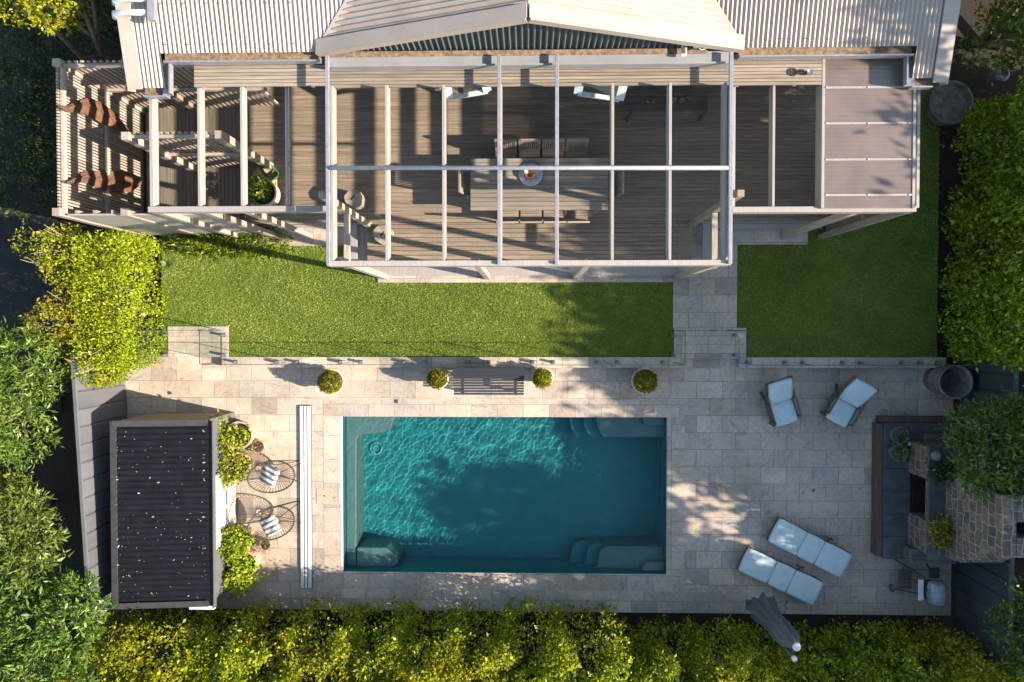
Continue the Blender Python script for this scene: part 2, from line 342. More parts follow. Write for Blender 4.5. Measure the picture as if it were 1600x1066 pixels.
# grass blades
def grass():
    rects = [(lx0, lx1, lawnY-.012, W(0, 372, ZL).y), (W(1264, 0, ZL).x, lx1, W(0, 384, ZL).y, 5.0), (lx0, W(396, 0, ZL).x, W(0, 384, ZL).y, W(0, 365, ZL).y)]
    hole = paths+[(la.x-.02, lb.x+.05, kY, lb.y+.02), (ra.x-.02, rb_.x+.02, kY, ra.y+.02)]
    P = []
    for (a, b, c_, d), dens in zip(rects, (3000, 3000, 3000)):
        n = int((b-a)*(d-c_)*dens); q = np.stack([rng.uniform(a, b, n), rng.uniform(c_, d, n)], 1); P.append(q)
    P = np.concatenate(P); ok = np.ones(len(P), bool)
    for (a, b, c_, d) in hole: ok &= ~((P[:, 0] > a-.01) & (P[:, 0] < b+.01) & (P[:, 1] > c_-.01) & (P[:, 1] < d+.01))
    ok &= ~((P[:, 0] > rects[1][0]) & (P[:, 1] > rects[1][2]) & (np.arange(len(P)) < len(P)//2))
    P = P[ok]; n = len(P)
    ang = rng.uniform(0, 2*np.pi, n); hgt = rng.uniform(.018, .042, n); wd_ = rng.uniform(.006, .011, n); lean = rng.uniform(.2, 1.5, n)*hgt
    a2 = rng.uniform(0, 2*np.pi, n)
    B = np.stack([P[:, 0], P[:, 1], np.full(n, ZL-.022)], 1)
    sx = np.stack([np.cos(ang)*wd_, np.sin(ang)*wd_, np.zeros(n)], 1)
    tip = B+np.stack([np.cos(a2)*lean, np.sin(a2)*lean, hgt], 1)
    V = np.stack([B-sx, B+sx, tip], 1).reshape(-1, 3)
    ph = np.sin(P[:, 0]*1.7+np.sin(P[:, 1]*2.1)*1.3)*np.sin(P[:, 1]*2.9+P[:, 0]*.7)*.17+np.sin(P[:, 0]*7.3+P[:, 1]*3.1)*np.sin(P[:, 1]*8.7-P[:, 0]*2.2)*.10
    r = np.clip(rng.beta(2, 2, n)*.8+.08+ph, 0, 1)
    return tag(npmesh('lawn_grass', V, 3, r, M['blade']), 'short mown green lawn between the deck and the glass fence', 'grass', kind='stuff')
grass()
# neighbours' dark yard at the left
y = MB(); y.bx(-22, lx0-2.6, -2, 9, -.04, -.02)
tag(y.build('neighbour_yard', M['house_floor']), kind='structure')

# ------------------------------------------------------------------ SWIMMING POOL
M['shell'] = mat('teal_pool_finish', (.022, .25, .275), (.017, .21, .232), .5, 3)  # light lost in the deep water is put into this colour
M['ledge'] = mat('grey_green_pool_ledge', (.14, .225, .23), (.115, .20, .205), .5, 3)  # same finish, coloured paler for the thin water above it
DEEP = -1.55
pool = thing('swimming_pool', 'rectangular teal swimming pool let into the travertine patio', 'swimming pool', ((x0p+x1p)/2, (yTp+yBp)/2, 0))
s = MB()
s.add([(x0p, yBp, DEEP), (x1p, yBp, DEEP), (x1p, yTp, DEEP), (x0p, yTp, DEEP), (x0p, yBp, 0), (x1p, yBp, 0), (x1p, yTp, 0), (x0p, yTp, 0)],
      [(0, 1, 2, 3), (0, 4, 5, 1), (1, 5, 6, 2), (2, 6, 7, 3), (3, 7, 4, 0)])
shell = s.build('shell', M['shell'], pool)
recv = [shell]
def ledge(name, pts, z, zb=DEEP):
    pl = []
    for q in pts:
        w = W(q[0], q[1], z/1.33)
        x = x0p+.003 if q[0] <= 534 else (x1p-.003 if q[0] >= 1041 else w.x)
        yy = yTp-.003 if q[1] <= 652 else (yBp+.003 if q[1] >= 896 else w.y)
        pl.append((x, yy))
    o = MB().prism(pl, zb+.001, z).build(name, M['shell' if z < -.6 else 'ledge'], pool, bevel=.03); recv.append(o)  # shallow tops take the paler water-tinted copy
def scurve(xt, yt, xb, yb, n=7):
    return [(xt+(xb-xt)*(q/n)**2.2, yt+(yb-yt)*(q/n)) for q in range(n+1)]
ledge('ledge', [(534, 651), (618, 651), (611, 668), (600, 676), (590, 678), (566, 679), (559, 684), (557, 690), (557, 897), (534, 897)], -.5)
ledge('corner_seat', [(557.5, 897), (557.5, 856), (603, 856), (612, 864), (621, 870), (622, 880), (615, 897)], -.42)
ledge('bench', [(932, 651)]+scurve(932, 652, 944, 683)+[(1041, 683), (1041, 651)], -.42)
ledge('step', [(912, 651)]+scurve(912, 652, 922, 683)+[(943.7, 683), (931.7, 651)], -.75)
ledge('step', [(890, 651)]+scurve(890, 652, 900, 683)+[(921.7, 683), (911.7, 651)], -1.08)
ledge('seat', [(1003, 651), (1004, 659), (1009, 664), (1016, 666), (1041, 666), (1041, 651)], -.22, -.418)
ledge('bench', [(926, 897), (934, 884), (936, 864), (942, 857), (952, 854), (1041, 854), (1041, 897)], -.42)
ledge('step', [(911, 897), (915, 880), (917, 860), (924, 851), (938, 849), (951, 853), (941, 857), (935.5, 864), (933.5, 884), (925.7, 897)], -.75)
ledge('step', [(889, 879), (893, 858), (899, 848), (912, 845), (936, 848.6), (923, 850.6), (916.5, 860), (914.5, 880)], -1.08)
ledge('seat', [(1002, 897), (1003, 886), (1009, 880), (1018, 878), (1041, 878), (1041, 897)], -.22, -.418)
ledge('ledge', [(1028, 684), (1041, 684), (1041, 853), (1028, 853)], -1.1)
ledge('ledge', [(623, 881), (910, 881), (907, 897), (616.5, 897)], -1.05)
o = MB().tube([W(587+9*math.cos(a), 701+9*math.sin(a), -1.1)+Vector((0, 0, -.42)) for a in np.linspace(0, 2*np.pi, 24, endpoint=False)], .025, 8, True).build('drain_ring', M['bluedrain'], pool); recv.append(o)
sk_ = MB(); q = W(533, 775); sk_.bx(q.x-.05, q.x+.012, q.y-.16, q.y+.16, -.06, .012); sk_.build('skimmer_lid', M['white'], pool, bevel=.01)
q = W(533, 651); MB().bx(x0p-.02, x0p+.02, yBp, yTp, -.05, .008).build('pool_edge_trim', M['white'], pool)
def water():
    nx, ny = 740, 326; zw = -.075
    xs = np.linspace(x0p-.006, x1p+3.0, nx); ys = np.linspace(yBp-.75, yTp+.006, ny)
    X, Y = np.meshgrid(xs, ys); Z = np.zeros_like(X); r = np.random.default_rng(5)
    for i in range(90):
        lam = math.exp(r.uniform(math.log(.085), math.log(.7))); th = RAD(128)+r.normal(0, .5); kk = 2*np.pi/lam
        amp = .0011*(lam/.3)**1.15*r.uniform(.4, 1)
        bend = .35*np.sin(.7*X+.5*Y+r.uniform(0, 6))
        Z += amp*np.sin(kk*(X*math.cos(th)+Y*math.sin(th)+.25*bend)+r.uniform(0, 6.28))*(.45+.55*np.clip((X-x0p)/3.2, 0, 1))
    Z = Z*.165+zw
    vs = np.stack([X.ravel(), Y.ravel(), Z.ravel()], 1).tolist()
    fs = [(j*nx+i, j*nx+i+1, j*nx+nx+i+1, j*nx+nx+i) for j in range(ny-1) for i in range(nx-1)]
    rim = [i for i in range(nx)]+[j*nx+nx-1 for j in range(1, ny)]+[(ny-1)*nx+i for i in range(nx-2, -1, -1)]+[j*nx for j in range(ny-2, 0, -1)]
    b = len(vs); vs += [(vs[i][0], vs[i][1], DEEP-.05) for i in rim]; n = len(rim)
    fs += [(rim[i], b+i, b+(i+1) % n, rim[(i+1) % n]) for i in range(n)]+[tuple(b+i for i in range(n))[::-1]]
    me = bpy.data.meshes.new('pool_water'); me.from_pydata(vs, [], fs); me.update()
    sm = [True]*((nx-1)*(ny-1))+[False]*(n+1); me.polygons.foreach_set('use_smooth', sm)
    t = NT('pool_water'); p_ = t.n('BsdfGlass', i_IOR=1.33, i_Roughness=0.0); p_.inputs[0].default_value = (.86, .99, .99, 1)
    t.l(p_.outputs[0], t.out.inputs[0])
    me.materials.append(t.m); ob = bpy.data.objects.new('pool_water', me); COL.objects.link(ob)
    ob.cycles.is_caustics_caster = True
    return tag(ob, kind='structure')
water()
for o in recv: o.cycles.is_caustics_receiver = True
# ------------------------------------------------------------------ FOLIAGE
def foliage(name, blobs, n, size, m, parent, cl=9, aspect=.45, spread=1.6, top=-.5, shell=(.72, 1.06), seed=None, up=.25, rcl=.5):
    r = np.random.default_rng(seed) if seed is not None else rng
    B = np.array(blobs, float); area = (B[:, 3]*B[:, 4]+B[:, 3]*B[:, 5]+B[:, 4]*B[:, 5]); nc = max(1, n//cl)
    bi = r.choice(len(B), nc, p=area/area.sum())
    d = r.normal(size=(nc*3, 3)); d /= np.linalg.norm(d, axis=1)[:, None]; d = d[d[:, 2] > top][:nc]
    while len(d) < nc: d = np.concatenate([d, d])[:nc]
    rad = shell[0]+(shell[1]-shell[0])*r.random(nc)**.6
    c = B[bi, :3]+d*B[bi, 3:6]*rad[:, None]
    # twigs buried deep inside another blob are dropped
    keep = np.ones(nc, bool)
    for b in B:
        q = (c-b[:3])/b[3:6]; keep &= (q*q).sum(1) > .30
    c, d = c[keep], d[keep]; nc = len(c)
    C = np.repeat(c, cl, 0); D = np.repeat(d, cl, 0); N = len(C)
    off = r.normal(size=(N, 3))*size*spread*.55
    p = C+off
    ld = D*.55+r.normal(size=(N, 3))*.75+np.array([0, 0, up]); ld /= np.linalg.norm(ld, axis=1)[:, None]
    sd_ = np.cross(ld, r.normal(size=(N, 3))*.8+D*.5+np.array([0, 0, .6])); sd_ /= np.linalg.norm(sd_, axis=1)[:, None]+1e-6
    L = size*np.clip(np.exp(r.normal(-.06, .33, N)), .4, 1.8)[:, None]; Wd = L*aspect*r.uniform(.8, 1.2, N)[:, None]
    nrm = np.cross(sd_, ld)
    v0 = p; v1 = p+ld*L*.45+sd_*Wd*.5+nrm*L*.06; v2 = p+ld*L-nrm*L*.08; v3 = p+ld*L*.45-sd_*Wd*.5+nrm*L*.06
    V = np.stack([v0, v1, v2, v3], 1).reshape(-1, 3)
    rn = np.clip(np.repeat(r.random(nc), cl)*rcl+r.random(N)*(1-rcl), 0, 1)
    return npmesh(name, V, 4, rn, m, parent)
def blobs_box(x0, x1, y0, y1, z0, z1, n, r, seed, jitter=.3, flat=1.0):
    q = random.Random(seed); o = []
    for i in range(n):
        rr = r*q.uniform(1-jitter, 1+jitter)
        hx, hy, hz = min(rr, (x1-x0)/2), min(rr, (y1-y0)/2), min(rr*flat, (z1-z0)/2)
        o.append((q.uniform(x0+hx, x1-hx), q.uniform(y0+hy, y1-hy), q.uniform(z0+hz, z1-hz), hx, hy, hz))
    return o
def foliage_box(name, x0, x1, y0, y1, z0, z1, n, size, m, parent, cl=7, aspect=.5, depth=.13, lump=.12, seed=1, rcl=.45, faces=(1, 1, 1, 1, 1)):
    "leaves over the faces of a clipped hedge (top, -x, +x, -y, +y)"
    r = np.random.default_rng(seed); dx, dy, dz = x1-x0, y1-y0, z1-z0
    ar = np.array([dx*dy, dy*dz, dy*dz, dx*dz, dx*dz])*np.array(faces); nc = n//cl; k = r.choice(5, nc, p=ar/ar.sum()); u = r.random((nc, 3))
    p = np.stack([x0+dx*u[:, 0], y0+dy*u[:, 1], z0+dz*u[:, 2]], 1); d = np.zeros((nc, 3))
    for i, (ax, v, s_) in enumerate(((2, z1, 1), (0, x0, -1), (0, x1, 1), (1, y0, -1), (1, y1, 1))): q = k == i; p[q, ax] = v; d[q, ax] = s_
    w = np.sin(p[:, 0]*3.1+seed)*np.sin(p[:, 1]*3.7+1)+np.sin(p[:, 2]*4.3+p[:, 1]*2.2)*.7+np.sin(p[:, 0]*7.7+p[:, 1]*6.1+p[:, 2]*5.3)*.6
    p += d*(w*lump-r.exponential(depth, nc))[:, None]
    C = np.repeat(p, cl, 0); D = np.repeat(d, cl, 0); N = len(C); pp = C+r.normal(size=(N, 3))*size*.75
    ld = D*.6+r.normal(size=(N, 3))*.7+np.array([0, 0, .25]); ld /= np.linalg.norm(ld, axis=1)[:, None]
    sd_ = np.cross(ld, r.normal(size=(N, 3))*.7+D*.6+np.array([0, 0, .5])); sd_ /= np.linalg.norm(sd_, axis=1)[:, None]+1e-6
    L = size*np.clip(np.exp(r.normal(-.06, .33, N)), .4, 1.8)[:, None]; Wd = L*aspect; nrm = np.cross(sd_, ld)
    V = np.stack([pp, pp+ld*L*.45+sd_*Wd*.5+nrm*L*.06, pp+ld*L-nrm*L*.08, pp+ld*L*.45-sd_*Wd*.5+nrm*L*.06], 1).reshape(-1, 3)
    return npmesh(name, V, 4, np.clip(np.repeat(r.random(nc), cl)*rcl+r.random(N)*(1-rcl), 0, 1), M[m], parent)
def box_hedge(label, x0, x1, y0, y1, z1, n, size, m, seed, group=None, z0=0, **kw):
    t = thing('hedge', label, 'hedge', ((x0+x1)/2, (y0+y1)/2, z0), 0, group); q = random.Random(seed)
    foliage_box('foliage', x0, x1, y0, y1, z0+.1, z1, n, size, m, t, seed=seed, **kw)
    tp = [(q.uniform(x0+.2, x1-.2), y0+(y1-y0)*(i+.5)/6, z1-.25) for i in range(6)]
    stems(t, [branchy((p_[0], p_[1], z0), [p_], q)[0] for p_ in tp], .03); return t
def stems(parent, pts, r=.03, n=6, name='trunk', m='stem'):
    b = MB()
    for p in pts:
        k = len(p); b.tube(p, [r*(1-.75*i/max(1, k-1)) for i in range(k)], n)
    return b.build(name, M[m], parent, smooth=True)
def branchy(base, tops, q, bend=.25):
    o = []
    for t in tops:
        a, b = Vector(base), Vector(t); k = 5; ds = (b-a).length*bend
        o.append([a+(b-a)*(i/k)+Vector((q.uniform(-1, 1), q.uniform(-1, 1), q.uniform(-.4, .4)))*ds*.3*(i not in (0, k)) for i in range(k+1)])
    return o
def plant(name, label, cat, loc, blobs, n, size, m, group=None, tr=.03, seed=0, part='crown', **kw):
    t = thing(name, label, cat, loc, 0, group); q = random.Random(seed)
    foliage(part, blobs, n, size, M[m], t, seed=seed, **kw)
    st = [(b[0], b[1], b[2]) for b in blobs][:7]
    stems(t, branchy(loc, st, q), tr)
    return t
# ------------------------------------------------------------------ HOUSE
Y0, ZE = 4.80, 4.40                    # eave line
SL = .26                               # main roof slope
def corr(mb, P, nu, L, n, amp, rnd=None, thick=0):
    "corrugated sheet: P(u, v) gives the plane point and its normal; u runs across the ribs over length L"
    pitch = L/n; k = 6; vs = []; fs = []; prof = []
    for i in range(n*k+1): prof.append((i/(n*k), amp*math.cos(2*math.pi*i/k)))
    for u, h_ in prof:
        for v in range(nu+1):
            p, nn = P(u, v/nu); vs.append(p+nn*h_)
    for i in range(len(prof)-1):
        for v in range(nu): fs.append((i*(nu+1)+v, (i+1)*(nu+1)+v, (i+1)*(nu+1)+v+1, i*(nu+1)+v+1))
    return mb.add(vs, fs, rnd)
house = thing('house', 'house with cream corrugated roofs and a low centre gable', 'house', (0, 6, ZL))
w = MB(); w.bx(-6.7, 7.3, 5.95, 14, -.05, 4.2); w.build('wall', M['housewall'], house)
XL, XR = -7.08, 7.22; GW, RZ = 3.62, 5.62       # roof edges, gable half width, ridge height
nm = Vector((0, -SL, 1)).normalized()
def mainroof(x0, x1, y0, y1=None, cut=None):
    mb = MB(); n = max(1, round(abs(x1-x0)/.08))
    def P(u, v):
        x = x0+(x1-x0)*u; ye = 12.0
        if cut: ye = min(12.0, Y0+max(.0, (GW-abs(x))/GW*(RZ-ZE)/SL)) if False else 12.0
        yy = y0+(ye-y0)*v; return Vector((x, yy, ZE+SL*(yy-Y0))), nm
    return corr(mb, P, 1, abs(x1-x0), n, .016)
roof = MB()
for x0, x1, y0 in ((XL+.22, -6.42, 4.25), (-6.42, -GW+.02, Y0), (GW-.02, 6.62, Y0), (6.62, XR-.2, 4.30)):
    q = mainroof(x0, x1, y0); roof.add(q.v, q.f, .5)
# main roof between the gable and the valley: sheets that end on the valley line
def valley(sx):
    n = 46; x0, x1 = sx*(GW-.02), 0.0
    mb = MB()
    def P(u, v):
        x = x0+(x1-x0)*u; ys = Y0+(RZ-ZE)*(1-abs(x)/GW)/SL; ys = min(ys, 11.9)
        yy = ys+(12-ys)*v; return Vector((x, yy, ZE+SL*(yy-Y0))), nm
    corr(mb, P, 1, GW, n, .016); return mb
for sx in (-1, 1): q = valley(sx); roof.add(q.v, q.f, .5)
for yy in (Y0+.12, Y0+.75):
    for i in range(60):
        x = -6.3+i*.157*1.3
        if abs(x) < GW+.05 or x > 6.6: continue
        roof.box((x, yy, ZE+SL*(yy-Y0)+.036), (.022, .022, .012), mi=1)
rf = roof.build('roof', [M['cream'], M['aged']], house)
# barge strips along the two outer verges, valley flashings
b = MB()
for x, s_ in ((XL, 1), (XR, -1)):
    y_a = 4.22; b = MB()
    b.beam((x+s_*.12, y_a, ZE+SL*(y_a-Y0)+.03), (x+s_*.12, 12, ZE+SL*(12-Y0)+.03), .25, .03, nm)
    b.beam((x, y_a, ZE+SL*(y_a-Y0)-.08), (x, 12, ZE+SL*(12-Y0)-.08), .03, .22, nm); b.build('barge_cap', M['cream'], rf)

gr = MB(); GY0 = Y0+.02; nG = 44
for sx in (-1, 1):
    nn = Vector((sx*(RZ-ZE), 0, GW)).normalized()
    def P(u, v):
        yy = GY0+.03+(6.4)*u; zr = RZ; xe = sx*GW*min(1, max(.02, 1-(yy-Y0)*SL/(RZ-ZE)))
        x = xe*v; return Vector((x, yy, RZ-(RZ-ZE)*abs(x)/GW+.03)), nn
    corr(gr, P, 1, 6.4, 66, .02, .4)
gb = gr.build('gable_roof', M['cream'], house)
c = MB()
for sx in (-1, 1):
    nn = Vector((sx*(RZ-ZE), 0, GW)).normalized()
    c.beam((sx*.02, GY0+.06, RZ+.075), (sx*(GW+.05), GY0+.06, ZE+.06), .22, .025, nn)       # barge capping
    c.beam((sx*.02, GY0-.06, RZ+.0), (sx*(GW+.05), GY0-.06, ZE-.02), .03, .14, nn)
    v0 = Vector((sx*GW, Y0, ZE+.03)); v1 = Vector((0, Y0+(RZ-ZE)/SL, RZ+.03)); c.beam(v0, v1, .16, .012, (0, 0, 1))
    c.beam((sx*.075, GY0+.26, RZ+.055), (sx*.075, 11, RZ+.055), .17, .03, nn)
c.build('gable_capping', M['cream'], house)
gw = MB()
def P(u, v):
    x = -GW+2*GW*u; return Vector((x, Y0+.06, ZE-.06+v*((RZ-ZE)*(1-abs(x)/GW)+.02))), Vector((0, -1, 0))
corr(gw, P, 1, 2*GW, 70, .032)
gw.build('gable_wall', M['cladding'], house)
# eave gutters
gt = MB()
for x0, x1, yy in ((-6.4, -GW-.02, Y0), (GW+.02, 6.6, Y0), (XL+.24, -6.42, 4.25), (6.64, XR-.22, 4.30)):
    z = ZE+SL*(yy-Y0)-.10; gt.bx(x0, x1, yy-.12, yy+.05, z-.03, z+.01, mi=0)
    gt.bx(x0, x1, yy-.145, yy-.122, z-.06, z+.075, mi=1); gt.bx(x0, x1, yy-.12, yy+.05, z-.055, z-.032, mi=1)
for x, y_a in ((-6.40, 4.25), (6.60, 4.30)):
    gt.bx(x-.09, x+.09, y_a-.12, Y0-.15, ZE-.20, ZE-.17, mi=1); gt.bx(x+(.075 if x < 0 else -.10), x+(.10 if x < 0 else -.075), y_a-.12, Y0-.15, ZE-.17, ZE-.06, mi=1)
gx = W(1066, 77, 4.45)
gt.bx(-3.55, 3.1, Y0-.075, Y0+.02, ZE-.10, ZE-.055, mi=0)
gt.build('gutter', [M['gutter'], M['steel']], house)
f = MB(); yf = W(0, 100, 4.42).y
f.bx(W(513, 0, 4.42).x, W(1141, 0, 4.42).x, yf, Y0-.03, 4.20, 4.335)
f.bx(W(513, 0, 4.42).x, W(1141, 0, 4.42).x, yf, yf+.03, 4.337, 4.37)
f.build('fascia', M['fascia'], house)
dr = MB()
for a, b_ in ((1146, 1160), (1166, 1172), (1180, 1188)): 
    q0, q1 = W(a, 180, .5), W(b_, 135, .5); dr.bx(q0.x, q1.x, 5.55, 5.6, .5, 2.7)
dr.bx(W(1142, 0, .5).x, W(1205, 0, .5).x, 5.602, 5.93, .45, 2.8)
dr.build('door', M['darkgrey'], house)
# small fixtures on the house
q = W(1070, 77, 4.5)
t = thing('wall_bracket', 'small white bracket standing up from the gutter under the gable', 'bracket', (q.x, q.y, 4.42))
b = MB(); b.bx(q.x-.045, q.x+.045, q.y-.10, q.y+.10, 4.42, 4.46); b.bx(q.x-.045, q.x+.045, q.y+.075, q.y+.10, 4.46, 4.6); b.build('plate', M['white'], t)
b = MB(); b.bx(q.x-.02, q.x+.02, q.y-.06, q.y+.06, 4.462, 4.475); b.build('slot', M['rust'], t)
q = W(1090, 71, 4.5)
t = thing('floodlight', 'twin white security floodlight beside the bracket under the gable', 'floodlight', (q.x, q.y, 4.5))
b = MB(); b.bx(q.x-.06, q.x+.06, q.y-.03, q.y+.03, 4.44, 4.50); b.build('housing', M['white'], t, bevel=.01)
for sx in (-.03, .03): MB().lathe((q.x+sx, q.y, 4.50), [(.02, 0), (.026, .03), (.018, .045)], 12).build('lamp_head', M['silver'], t)
MB().tube([(q.x+.03, q.y-.03, 4.47), (q.x+.08, q.y-.06, 4.46), (q.x+.25, q.y-.01, 4.46), (q.x+.45, q.y-.02, 4.45)], .01, 6).build('cable', M['white'], t)
q = W(196, 6, 4.75)
t = thing('roof_vent', 'pair of white curved vent pipes at the left roof edge', 'vent', (q.x, q.y, 4.6))
for dy in (.09, -.14):
    MB().tube([(q.x+.45, q.y+dy, 4.72), (q.x+.05, q.y+dy, 4.74), (q.x-.22, q.y+dy, 4.70), (q.x-.27, q.y+dy-.02, 4.6)], .05, 10).build('pipe', M['bluewhite'], t, smooth=True)
b = MB(); b.bx(q.x+.40, q.x+.52, q.y-.3, q.y+.5, 4.70, 4.80); b.build('bracket', M['steel'], t)
# ------------------------------------------------------------------ DECK
ZD = .50
deck = thing('timber_deck', 'weathered timber deck with boards running across under the pergola', 'deck', (0, 4, ZL))
def boards(mb, x0, x1, ya, yb, z, pitch, gap, th=.024, lens=(2.4, 4.8)):
    y_ = ya
    while y_ < yb-.01:
        x = x0
        while x < x1-.01:
            e = min(x1, x+random.uniform(*lens)); e = x1 if x1-e < .5 else e
            mb.bx(x, e-.003, y_, min(yb, y_+pitch-gap), z-th, z+random.uniform(-.0015, .0015)); x = e
        y_ += pitch
xd0, xd1 = W(384, 300, ZD).x, W(1292, 300, ZD).x; xm0, xm1 = W(574, 380, ZD).x, W(1081, 380, ZD).x
yd = W(0, 347, ZD).y; ym = W(0, 412, ZD).y
b = MB(); boards(b, xd0, xd1, yd, 5.95, ZD, .0865, .005); b.build('board', M['deck'], deck)
b = MB(); boards(b, xm0, xm1, ym, yd-.012, ZD, .102, .012); b.build('front_board', M['deck'], deck)
b = MB()
for x in np.arange(xm0+.2, xm1, .46): b.bx(x-.02, x+.02, ym+.03, yd-.02, ZL+.02, ZD-.026)
b.build('joist', M['woody'], deck)
for q in ((xd0, xm0-.01, yd-.028, yd-.004), (xm1+.01, xd1, yd-.028, yd-.004), (xd0, xd0-.03, yd, 5.9), (xd1, xd1+.03, yd, 5.9)):
    MB().bx(*q, ZL, ZD).build('fascia', M['woodx'], deck)
b = MB()
for a in ((396, 348.5, 545, 354), (1112, 346.5, 1285, 357)):
    q0, q1 = W(a[0], a[1], .36), W(a[2], a[3], .36); b.bx(q0.x, q1.x, q1.y, min(q0.y, yd-.03), .32, .36)
q0, q1 = W(575, 0, .36), W(1060, 430, .36); b.bx(q0.x, q1.x, q1.y, ym-.006, .32, .36)
for xa, xb in ((547, 558), (1098, 1109)):
    q0, q1 = W(xa, 345, .42), W(xb, 405, .42); b.bx(q0.x, q1.x, q1.y, q0.y, .37, .42)
b.build('step', M['paint'], deck, bevel=.005)
b = MB(); y_ = 0
x = W(236, 0, .34).x
while x < xd0-.04:
    b.bx(x, x+.085, 2.3, 5.9, .30, .34); x += .092
b.build('side_board', M['decky'], deck)
# ------------------------------------------------------------------ AWNING of slats under the eaves
aw = thing('slatted_awning', 'long awning of weathered horizontal slats along the house eave', 'awning', (0, 4.5, 4.1))
for (xa, xb, ya, yb) in ((303, 508, 91, 134), (509, 1141, 101, 132), (1146, 1284, 84, 132)):
    b = MB(); q0, q1 = W(xa, ya, 4.16), W(xb, yb, 4.16); n = round((q0.y-q1.y)/.0605); pt = (q0.y-q1.y)/n
    for i in range(n):
        b.bx(q0.x, q1.x, q1.y+pt*i, q1.y+pt*i+pt-.012, 4.13-random.uniform(0, .003), 4.16)
    b.build('slat_panel', M['slat'], aw)
    for x in np.arange(q0.x+.1, q1.x, 1.0): MB().bx(x-.03, x+.03, q1.y+.02, q0.y-.02, 4.02, 4.128).build('bearer', M['woody'], aw)
q = W(1251, 112, 4.2)
t = thing('spotlight', 'small round spotlight on an arm lying on the right end of the slats', 'spotlight', (q.x, q.y, 4.16))
MB().tube([(q.x-.12+.06*math.cos(a), q.y+.06*math.sin(a), 4.18) for a in np.linspace(0, 6.28, 16, endpoint=False)], .012, 6, True).build('ring', M['black'], t)
MB().tube([(q.x-.08, q.y-.01, 4.19), (q.x+.12, q.y-.02, 4.2)], .022, 8).build('arm', M['black'], t)
MB().lathe((q.x+.15, q.y-.02, 4.17), [(.03, 0), (.055, .05), (.05, .07), (.03, .055)], 14).build('lamp_head', M['silver'], t)
# ------------------------------------------------------------------ PERGOLAS
ZU = 4.42
up = thing('tall_pergola', 'tall middle pergola of pale beams and steel rails over the dining table', 'pergola', (0, 2.5, ZL))
yF = W(0, 411, ZU).y; yA = W(0, 131, ZU).y; yE = W(0, 86, ZU).y
for px in (518.5, 604, 693, 782, 870, 957, 1047, 1133.5):
    x = W(px, 300, ZU).x; MB().bx(x-.024, x+.024, yF+.05, yA, ZU-.24, ZU).build('beam', M['paint'], up, bevel=.004)
for px in (512, 780, 870, 1141.5):
    x = W(px, 300, ZU+.05).x; MB().bx(x-.032, x+.032, yF-.03, yE, ZU+.003, ZU+.06).build('glazing_bar', M['steel'], up, bevel=.006)
q0, q1 = W(516, 262.5, ZU+.06), W(1138, 262.5, ZU+.06)
MB().tube([q0, q1], .038, 10).build('cross_tube', M['steel'], up, smooth=True)
q0, q1 = W(511, 411, ZU).x, W(1142, 411, ZU).x
MB().bx(q0, q1, yF-.045, yF+.045, ZU-.26, ZU-.002).build('front_beam', M['paint'], up, bevel=.004)
for px, py, z0 in ((603, 433, ZL), (1057, 433, ZL), (762, 433, ZL), (898, 433, ZL), (577, 352, ZL), (1080, 351, ZL)):
    p_ = W(px, py, ZL if py > 400 else ZD); MB().bx(p_.x-.06, p_.x+.06, p_.y-.06, p_.y+.06, z0, ZU-.26).build('post', M['woodz'], up, bevel=.004)
for (ax, ay), (bx_, by) in (((577, 352), (603, 433)), ((1080, 351), (1057, 433))):
    a, b_ = W(ax, ay, ZD), W(bx_, by, ZL); MB().beam((a.x, a.y-.07, 2.45), (a.x, b_.y+.0, 2.45), .11, .09).build('side_rail', M['woody'], up)
def side_pergola(name, label, beams, x0, x1, yf, ytop, posts, ZS=4.02):
    t = thing(name, label, 'pergola', (W((x0+x1)/2, 230, ZS).x, 3, ZL))
    y_f = W((x0+x1)/2, yf, ZS).y; y_t = W((x0+x1)/2, ytop, ZS).y
    for px, w_ in beams:
        x = W(px, 230, ZS).x; MB().bx(x-w_/2, x+w_/2, y_f+.055, y_t, ZS-.2, ZS-.002).build('beam', M['paint'], t, bevel=.004)
    a, b_ = W(x0, yf, ZS).x, W(x1, yf, ZS).x
    MB().bx(a, b_, y_f-.05, y_f+.05, ZS-.2, ZS).build('front_beam', M['paint'], t, bevel=.004)
    for px, py in posts:
        p_ = W(px, py, ZS); MB().bx(p_.x-.06, p_.x+.06, y_f-.046, y_f+.07, ZL, ZS-.21).build('post', M['woodz'], t, bevel=.004)
    return t
side_pergola('side_pergola', 'lower left pergola of wide white beams beside the slatted enclosure', ((236, .065), (310.5, .05), (377.5, .05), (447.5, .045)), 231, 509, 326.5, 134, ((238, 326), (312, 326), (379, 326)))
t = side_pergola('side_pergola', 'lower right pergola of pale beams beside the ribbed clear roof', ((1147, .045), (1209, .045), (1283.5, .05)), 1145, 1432, 327, 131, ((1347, 327), (1427, 327)))
ZC = 4.06
pc = thing('clear_roof', 'ribbed translucent roof panel with pale purlins at the right of the deck', 'canopy', (W(1356, 200, ZC).x, W(1356, 200, ZC).y, ZC))
q0, q1 = W(1287, 326, ZC), W(1427, 84, ZC)
m_ = NT('ribbed_polycarbonate'); co = m_.coords((1, 1, 1)); wv = m_.n('TexWave', wave_type='BANDS', bands_direction='Y', i_Scale=4.2, i_Distortion=.3); m_.l(co, wv.inputs[0])
nz = m_.noise(co, 1.4, 5); col = m_.ramp(nz, [(.3, (.29, .22, .19)), (.7, (.40, .31, .27))])
d_ = m_.n('BsdfDiffuse'); m_.l(col, d_.inputs[0]); tl = m_.n('BsdfTranslucent'); m_.l(col, tl.inputs[0]); gl = m_.n('BsdfGlossy', i_Roughness=.25); tp = m_.n('BsdfTransparent'); tp.inputs[0].default_value = (.8, .78, .76, 1)
